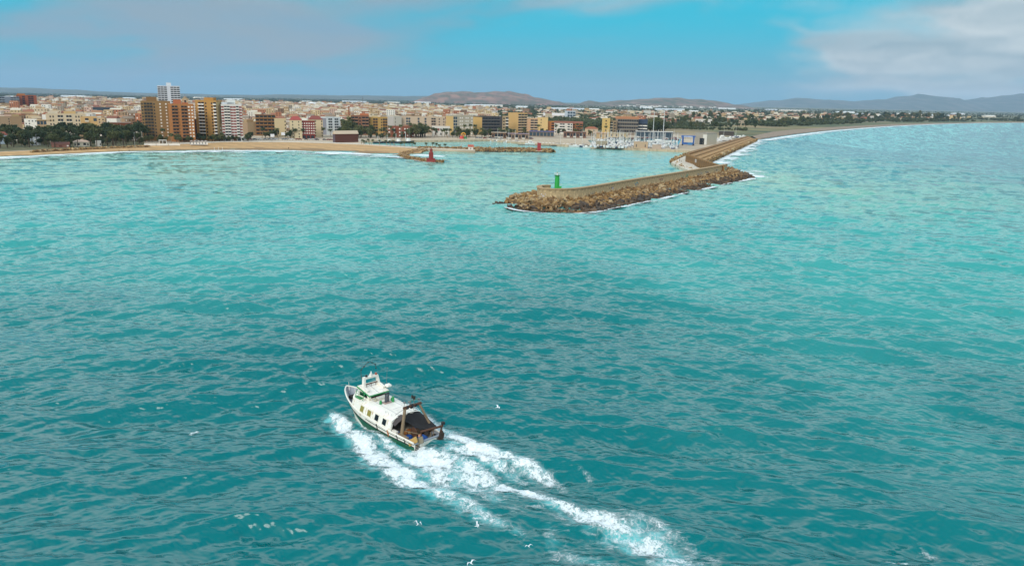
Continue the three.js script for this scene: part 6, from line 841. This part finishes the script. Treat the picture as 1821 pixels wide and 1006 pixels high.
    const bow = [V(4.1, y0 + 1.3, -1.35), V(4.2, y0 + 2.7, -1.4), V(4.2, y0 + 3.1, -0.9), V(4.2, y0 + 3.6, -0.2), V(4.2, y0 + 3.4, 0.5), V(4.2, y0 + 3.0, 1.1), V(4.2, y0 + 2.4, 1.25)]; part(T, 'light_bow', new THREE.TubeGeometry(new THREE.CatmullRomCurve3(bow), 24, 0.035, 5), rust); for (const b of bow.slice(1)) part(T, 'lamp', new THREE.SphereGeometry(0.1, 8, 6), dark, b.x, b.y, b.z);
    part(T, 'whip_aerial', rod(V(3.4, y0 - 0.2, 2.6), V(3.4, y0 + 2.5, 2.7), 0.03, 0.02, 5), steel); part(T, 'aerial_bracket', rod(V(3.3, y0 - 0.3, 1.7), V(3.4, y0 - 0.1, 2.65), 0.03, 0.03, 5), steel);
    for (const [x, z] of [[1.9, 1.9], [2.3, 1.95]]) part(T, 'liferaft', new THREE.CapsuleGeometry(0.22, 0.5, 4, 10).rotateX(1.57), roofWhite, x, y0 + 0.2, z); }
  // green ladder and side platform on the port side of the wheelhouse
  box(T, 'side_platform', greenTrim, 3.9, wy + 0.05, -1.9, 1.3, 0.1, 0.6); for (const x of [2.6, 4.4]) part(T, 'ladder_rail', rod(V(x, wy + 0.05, -2.25), V(x, wy + 1.25, -1.85), 0.05, 0.05, 5), greenTrim); for (let i = 0; i < 3; i++) part(T, 'ladder_rung', rod(V(2.6, wy + 0.35 + i * 0.3, -2.16 + i * 0.1), V(4.4, wy + 0.35 + i * 0.3, -2.16 + i * 0.1), 0.03, 0.03, 5), greenTrim);
  // exhaust stacks and green gear on the roof
  for (const z of [-0.22, 0.22]) { part(T, 'exhaust_pipe', cyl(0.17, 0.15, 1.4, 10), mat('#4a4e54', 0.5), -0.1, wy + 0.75, z); part(T, 'exhaust_cap', cyl(0.17, 0.17, 0.12, 10), dark, -0.1, wy + 1.5, z); }
  box(T, 'stack_base', mat('#a58c84', 0.8), -0.1, wy + 0.12, 0, 0.8, 0.16, 1.2); for (const [x, z, h] of [[0.1, -0.95, 0.5], [-0.3, 0.95, 0.8], [0.2, 1.15, 0.4]]) part(T, 'vent_cowl', new THREE.CylinderGeometry(0.16, 0.22, h, 8), greenTrim, x, wy + h / 2 + 0.05, z);
  box(T, 'roof_locker', mat('#c9c4b8', 0.7), 1.35, wy + 0.25, 0.2, 0.7, 0.5, 1.5); box(T, 'roof_locker', mat('#b9b09c', 0.7), 1.3, wy + 0.2, -0.9, 0.4, 0.36, 0.4);
  for (const z of [-2.0, 2.0]) for (const x of [-3.6, -3.0, -2.4]) part(T, 'handrail_post', rod(V(x, roofY(x) + 0.05, z), V(x, roofY(x) + 0.45, z), 0.025, 0.025, 4), steel);
  // bow gear
  part(T, 'anchor_winch', new THREE.CylinderGeometry(0.35, 0.35, 1.2, 12).rotateX(1.57), mat('#2a2624', 0.7), 7.5, 2.15, -0.3); box(T, 'winch_bed', grey, 7.5, 1.82, -0.3, 1.0, 0.2, 1.5); box(T, 'hatch', mat('#c8bfae', 0.7), 6.55, 1.95, 0.3, 0.9, 0.45, 1.3); part(T, 'coiled_rope', new THREE.TorusGeometry(0.32, 0.12, 6, 14).rotateX(1.57), mat('#9a7a50', 0.95), 7.2, 1.86, 0.9); part(T, 'jackstaff', rod(V(8.9, 2.6, 0), V(9.1, 3.9, 0), 0.04, 0.03, 5), roofWhite);
  // gantry over the after deck
  const gx = -5.6, gy = 5.0; const topP = V(gx, gy, -1.25), topS = V(gx, gy, 1.25);
  part(T, 'gantry_leg', rod(V(-6.3, 0.7, -2.35), topP, 0.27, 0.2, 8), buff); part(T, 'gantry_leg', rod(V(-7.4, 1.2, 2.55), topS, 0.2, 0.15, 8), buff); part(T, 'gantry_beam', rod(V(gx, gy, -1.5), V(gx, gy, 1.6), 0.2, 0.2, 8), rust); part(T, 'gantry_foot', new THREE.BoxGeometry(1.9, 1.1, 0.35), buff, -6.7, 1.1, -2.3);
  for (const [z, r0] of [[-0.9, 0.26], [-0.1, 0.32], [0.6, 0.24]]) part(T, 'hauling_block', new THREE.CylinderGeometry(r0, r0, 0.3, 12).rotateX(1.57), dark, gx, gy - 0.05, z); for (const [z, h] of [[-1.4, 0.7], [-0.5, 0.5], [0.3, 0.9], [1.2, 0.5]]) part(T, 'gantry_lamp', mergeGeometries([rod(V(0, 0, 0), V(0, h, 0), 0.04, 0.04, 5), new THREE.BoxGeometry(0.3, 0.2, 0.24).translate(0, h, 0)]), steel, gx, gy + 0.15, z);
  part(T, 'gantry_rail', rod(V(gx, gy + 0.75, -0.6), V(gx, gy + 0.75, 1.0), 0.035, 0.035, 5), mat('#5d7a4e', 0.7)); part(T, 'flagstaff', rod(V(gx, gy, -0.2), V(gx, gy + 1.7, -0.2), 0.03, 0.02, 5), steel);
  { const pos = [], idx = []; for (let i = 0; i <= 6; i++) for (let k = 0; k <= 2; k++) { pos.push(gx - i * 0.1, gy + 1.1 + k * 0.26 + 0.03 * Math.sin(i), -0.2 + 0.07 * Math.sin(i * 1.3) + i * 0.03); if (i && k) { const a = (i - 1) * 3 + k - 1, c = a + 3; idx.push(a, c, a + 1, a + 1, c, c + 1); } } part(T, 'flag', geoFrom(pos, idx), new THREE.MeshStandardMaterial({ color: '#26241f', side: THREE.DoubleSide, roughness: 0.9 })); }
  for (const [a, b] of [[V(gx, gy, -1.0), V(-4.0, 3.5, -1.6)], [V(gx, gy, 1.0), V(-4.0, 3.5, 1.6)], [V(gx, gy, 0.6), V(-9.0, 2.4, 1.6)]]) part(T, 'stay_wire', rod(a, b, 0.025, 0.025, 4), dark);
  // black awning from the roof to the after gallows, and the smaller grey one over the port portal
  { const pos = [], idx = [], N = 14; for (let i = 0; i <= N; i++) for (let k = 0; k <= N; k++) { const s = i / N, t = k / N, x = lerp(-4.2, -8.2 + 0.8 * (1 - t), s), z = lerp(lerp(-1.5, 0.2, s), 2.45, t), y = lerp(3.5 - 0.3 * Math.pow(t * 2 - 1, 2), lerp(2.0, 2.1, t), s) - 0.35 * Math.sin(s * 3.14) * Math.sin(t * 3.14) + 0.05 * Math.sin(t * 17 + s * 5); pos.push(x, y, z); if (i && k) { const a = (i - 1) * (N + 1) + k - 1, c = a + N + 1; idx.push(a, a + 1, c, a + 1, c + 1, c); } } part(T, 'awning', geoFrom(pos, idx), new THREE.MeshStandardMaterial({ color: '#131214', roughness: 0.85, side: THREE.DoubleSide }));
    const p2 = [], i2 = []; for (let i = 0; i <= 8; i++) for (let k = 0; k <= 4; k++) { const s = i / 8, t = k / 4; p2.push(-4.2 - 0.9 * t - 0.3 * s, 2.75 + 0.85 * Math.sin(s * 1.5) - 0.28 * t, lerp(-2.5, -0.9, s)); if (i && k) { const a = (i - 1) * 5 + k - 1, c = a + 5; i2.push(a, c, a + 1, a + 1, c, c + 1); } } part(T, 'awning', geoFrom(p2, i2), new THREE.MeshStandardMaterial({ color: '#4a4442', roughness: 0.9, side: THREE.DoubleSide })); }
  // after gallows, net drum, trawl doors
  part(T, 'gallows_boom', rod(V(-8.3, 2.25, -0.6), V(-9.1, 2.5, 2.7), 0.16, 0.16, 8), rust); part(T, 'gallows_post', rod(V(-8.4, 0.7, -0.5), V(-8.3, 2.3, -0.55), 0.12, 0.1, 6), rust); part(T, 'gallows_post', rod(V(-8.9, 1.2, 2.4), V(-9.1, 3.0, 2.65), 0.14, 0.12, 6), rust); part(T, 'gallows_block', new THREE.CylinderGeometry(0.28, 0.28, 0.3, 10), dark, -9.1, 2.9, 2.7);
  { const r = rng(3), pts = []; for (let i = 0; i < 40; i++) pts.push(V(-9.1 + (r() - 0.5) * 0.7, 1.3 + (r() - 0.5) * 1.2, 2.5 + (r() - 0.5) * 0.5)); part(T, 'net_bundle', new ConvexGeometry(pts), mat('#33271e', 0.95)); part(T, 'net_bundle', new ConvexGeometry(pts.map((p) => V(p.x + 0.6, p.y * 0.5 + 0.3, p.z - 0.9 + 0.4 * Math.sin(p.x * 9)))), mat('#2e2a28', 0.95)); }
  const td = part(T, 'trawl_door', new THREE.BoxGeometry(1.5, 0.8, 0.14), yellow, -8.7, 1.5, -2.3); td.rotation.set(0.35, 0.12, -0.75); const td2 = part(T, 'trawl_door', new THREE.BoxGeometry(1.9, 0.9, 0.16), mat('#77705e', 0.8), -9.0, 1.4, -1.75); td2.rotation.set(0.5, 0.1, -0.7); const td3 = part(T, 'trawl_door', new THREE.BoxGeometry(0.14, 1.1, 0.9), mat('#3a2c22', 0.9), -9.4, 1.1, 2.2); td3.rotation.x = 0.2;
  // gear on deck
  { const r = rng(14); const heap = (n, x, z, y, sx, sy, sz, m) => { const p = []; for (let i = 0; i < 26; i++) { const a = r() * 6.28, k = Math.sqrt(r()); p.push(V(Math.cos(a) * k * sx, sy * (1 - k * k) + (r() - 0.5) * 0.15, Math.sin(a) * k * sz)); } p.push(V(sx, -0.1, 0), V(-sx, -0.1, 0), V(0, -0.1, sz), V(0, -0.1, -sz)); part(T, n, new ConvexGeometry(p), m, x, y, z); };
    heap('blue_net', -7.6, 0.3, 0.75, 1.0, 0.55, 0.85, netBlue); heap('blue_net', -6.2, -0.9, 0.75, 0.6, 0.5, 0.6, netBlue); heap('blue_net', -4.9, -1.7, 0.75, 0.5, 0.7, 0.4, mat('#274f86', 0.9)); heap('rope_heap', -7.5, 0.0, 1.2, 0.35, 0.25, 0.3, mat('#b98468', 0.9)); heap('rope_heap', -5.6, 1.0, 0.75, 0.8, 0.7, 0.8, mat('#5a3a22', 0.95)); heap('rope_heap', -6.9, 1.6, 0.75, 0.7, 0.6, 0.6, mat('#3a332e', 0.95)); heap('rope_heap', -5.0, -0.4, 0.75, 0.5, 0.5, 0.5, mat('#8a5a2c', 0.95));
    for (const [x, z, m, h] of [[-5.2, 0.2, orange, 0.5], [-5.7, -0.1, yellow, 0.45], [-5.3, 0.7, netBlue, 0.6], [-4.7, 0.3, mat('#8a7d68', 0.9), 0.5], [-7.9, -1.6, mat('#55606c', 0.8), 0.35], [-7.1, -1.9, grey, 0.35], [-5.5, -2.2, mat('#9aa0a4', 0.7), 0.5], [-4.9, -2.3, mat('#b9bcbb', 0.7), 0.6]]) { const c = box(T, 'fish_crate', m, x, 0.75 + h / 2, z, 0.7, h, 0.5); c.rotation.y = r(); }
    part(T, 'net_drum', new THREE.CylinderGeometry(0.5, 0.5, 2.6, 14).rotateX(1.57), mat('#4a3a2a', 0.9), -6.6, 1.5, 1.0); for (const z of [-0.35, 2.35]) part(T, 'drum_flange', new THREE.CylinderGeometry(0.72, 0.72, 0.08, 16).rotateX(1.57), rust, -6.6, 1.5, z); for (const [x, z] of [[-8.6, 0.9], [-8.6, 1.5], [-8.7, -1.0]]) part(T, 'stern_post', rod(V(x, 0.7, z), V(x, 1.9, z), 0.06, 0.05, 5), buff); part(T, 'derrick', rod(V(-6.2, 1.9, -1.6), V(-7.9, 1.5, 0.0), 0.07, 0.05, 6), buff); box(T, 'side_box', white, -5.0, 1.25, -2.35, 0.9, 1.0, 0.35); }
}
// ---------------------------------------------------------------- gulls
function gull(px, py, y, span, flight, turn, label) {
  const p = G(px, py, y), t = thing('gull', label, 'gull', p, turn, 'gulls following the trawler'), w = mat('#e6e6e4', 0.8), g = mat('#a9adb2', 0.8), s = span;
  const bp = []; const prof = [[-0.26, 0.008], [-0.2, 0.035], [-0.08, 0.062], [0.06, 0.066], [0.14, 0.045], [0.18, 0.042], [0.22, 0.038], [0.255, 0.014]]; const body = new THREE.LatheGeometry(prof.map(([x, r]) => new THREE.Vector2(r, x)), 10); body.rotateZ(-Math.PI / 2); const b = part(t, 'body', body, w); b.scale.setScalar(s / 1.2);
  part(t, 'beak', new THREE.ConeGeometry(0.013, 0.06, 6).rotateZ(-1.57), mat('#c8a030', 0.6), 0.27 * s / 1.2, 0, 0).scale.setScalar(s / 1.2);
  for (const d of [-1, 1]) { const pos = [], idx = []; const pts = [[0.08, -0.06, 0.03, 0.0], [0.13, -0.05, 0.3, 0.16 * flight], [0.04, -0.07, 0.5, 0.12 * flight], [-0.12, -0.14, 0.66, 0.05 * flight]]; pts.forEach(([a, c, z, y2], i) => { pos.push(a, y2 + 0.02, d * z, c, y2, d * z); if (i) { const o = i * 2 - 2; idx.push(o, o + 2, o + 1, o + 1, o + 2, o + 3); } }); part(t, 'wing', geoFrom(pos, idx), new THREE.MeshStandardMaterial({ color: d > 0 ? '#dcdde0' : '#dcdde0', roughness: 0.8, side: THREE.DoubleSide })).scale.setScalar(s / 1.2); }
  part(t, 'tail', new THREE.ConeGeometry(0.06, 0.14, 6).scale(1, 1, 0.3).rotateZ(-1.57).rotateX(1.57), w, -0.26 * s / 1.2, 0, 0).scale.setScalar(s / 1.2);
}
gull(885.5, 724, 6, 1.3, 1, 0.4, 'white gull gliding with spread wings right of the trawler');
gull(743, 932, 1.2, 1.0, 2.6, 1.1, 'white gull with raised wings low over the water below the trawler');
gull(848.5, 935, 1.2, 1.1, 2.6, 0.3, 'white gull with raised wings beside the left foam band');
gull(940, 971, 1.5, 0.8, 1.4, 2.0, 'small white gull near the bottom of the foam trail');
gull(837, 1001, 1.0, 1.1, 1.4, 2.4, 'white gull at the bottom edge of the picture');
gull(845, 922, 1.0, 0.6, 1.0, 1.4, 'tiny white gull above its larger neighbour beside the left foam band');

// ---------------------------------------------------------------- a few walkers, two or three pixels tall
{
  const body = mergeGeometries([rod(V(-0.1, 0, 0), V(-0.09, 0.86, 0), 0.07, 0.11, 7), rod(V(0.16, 0, 0.12), V(0.09, 0.86, 0), 0.07, 0.11, 7), rod(V(0, 0.8, 0), V(0, 1.42, 0.02), 0.17, 0.21, 8), rod(V(-0.24, 1.4, 0), V(-0.3, 0.78, 0.05), 0.07, 0.05, 6), rod(V(0.24, 1.4, 0), V(0.3, 0.78, -0.05), 0.07, 0.05, 6), new THREE.SphereGeometry(0.12, 10, 8).translate(0, 1.63, 0.02), rod(V(0, 1.4, 0), V(0, 1.55, 0.01), 0.07, 0.06, 6)]);
  [[513, 265, 0.5, '#2c2c34', 'person in dark clothes standing on the sand near the water'], [711, 271.5, 0.6, '#33302c', 'person in dark clothes on the sand beside the groyne'], [1209, 287, 2.05, '#3a2e2a', 'person in dark clothes on the apron before the corner wall'], [1212, 288.4, 2.05, '#8a8078', 'person in pale clothes on the apron before the corner wall'], [211, 270, 0.2, '#26262c', 'left of two bathers standing in the surf below the pines'], [229, 269.6, 0.2, '#5a4a40', 'right of two bathers standing in the surf below the pines']].forEach(([x, y, h, c, label], i) => { const t = thing('person', label, 'person', G(x, y, h), i * 1.3); part(t, 'body', body, mat(c, 0.9)); });
}
renderer.render(scene, camera);
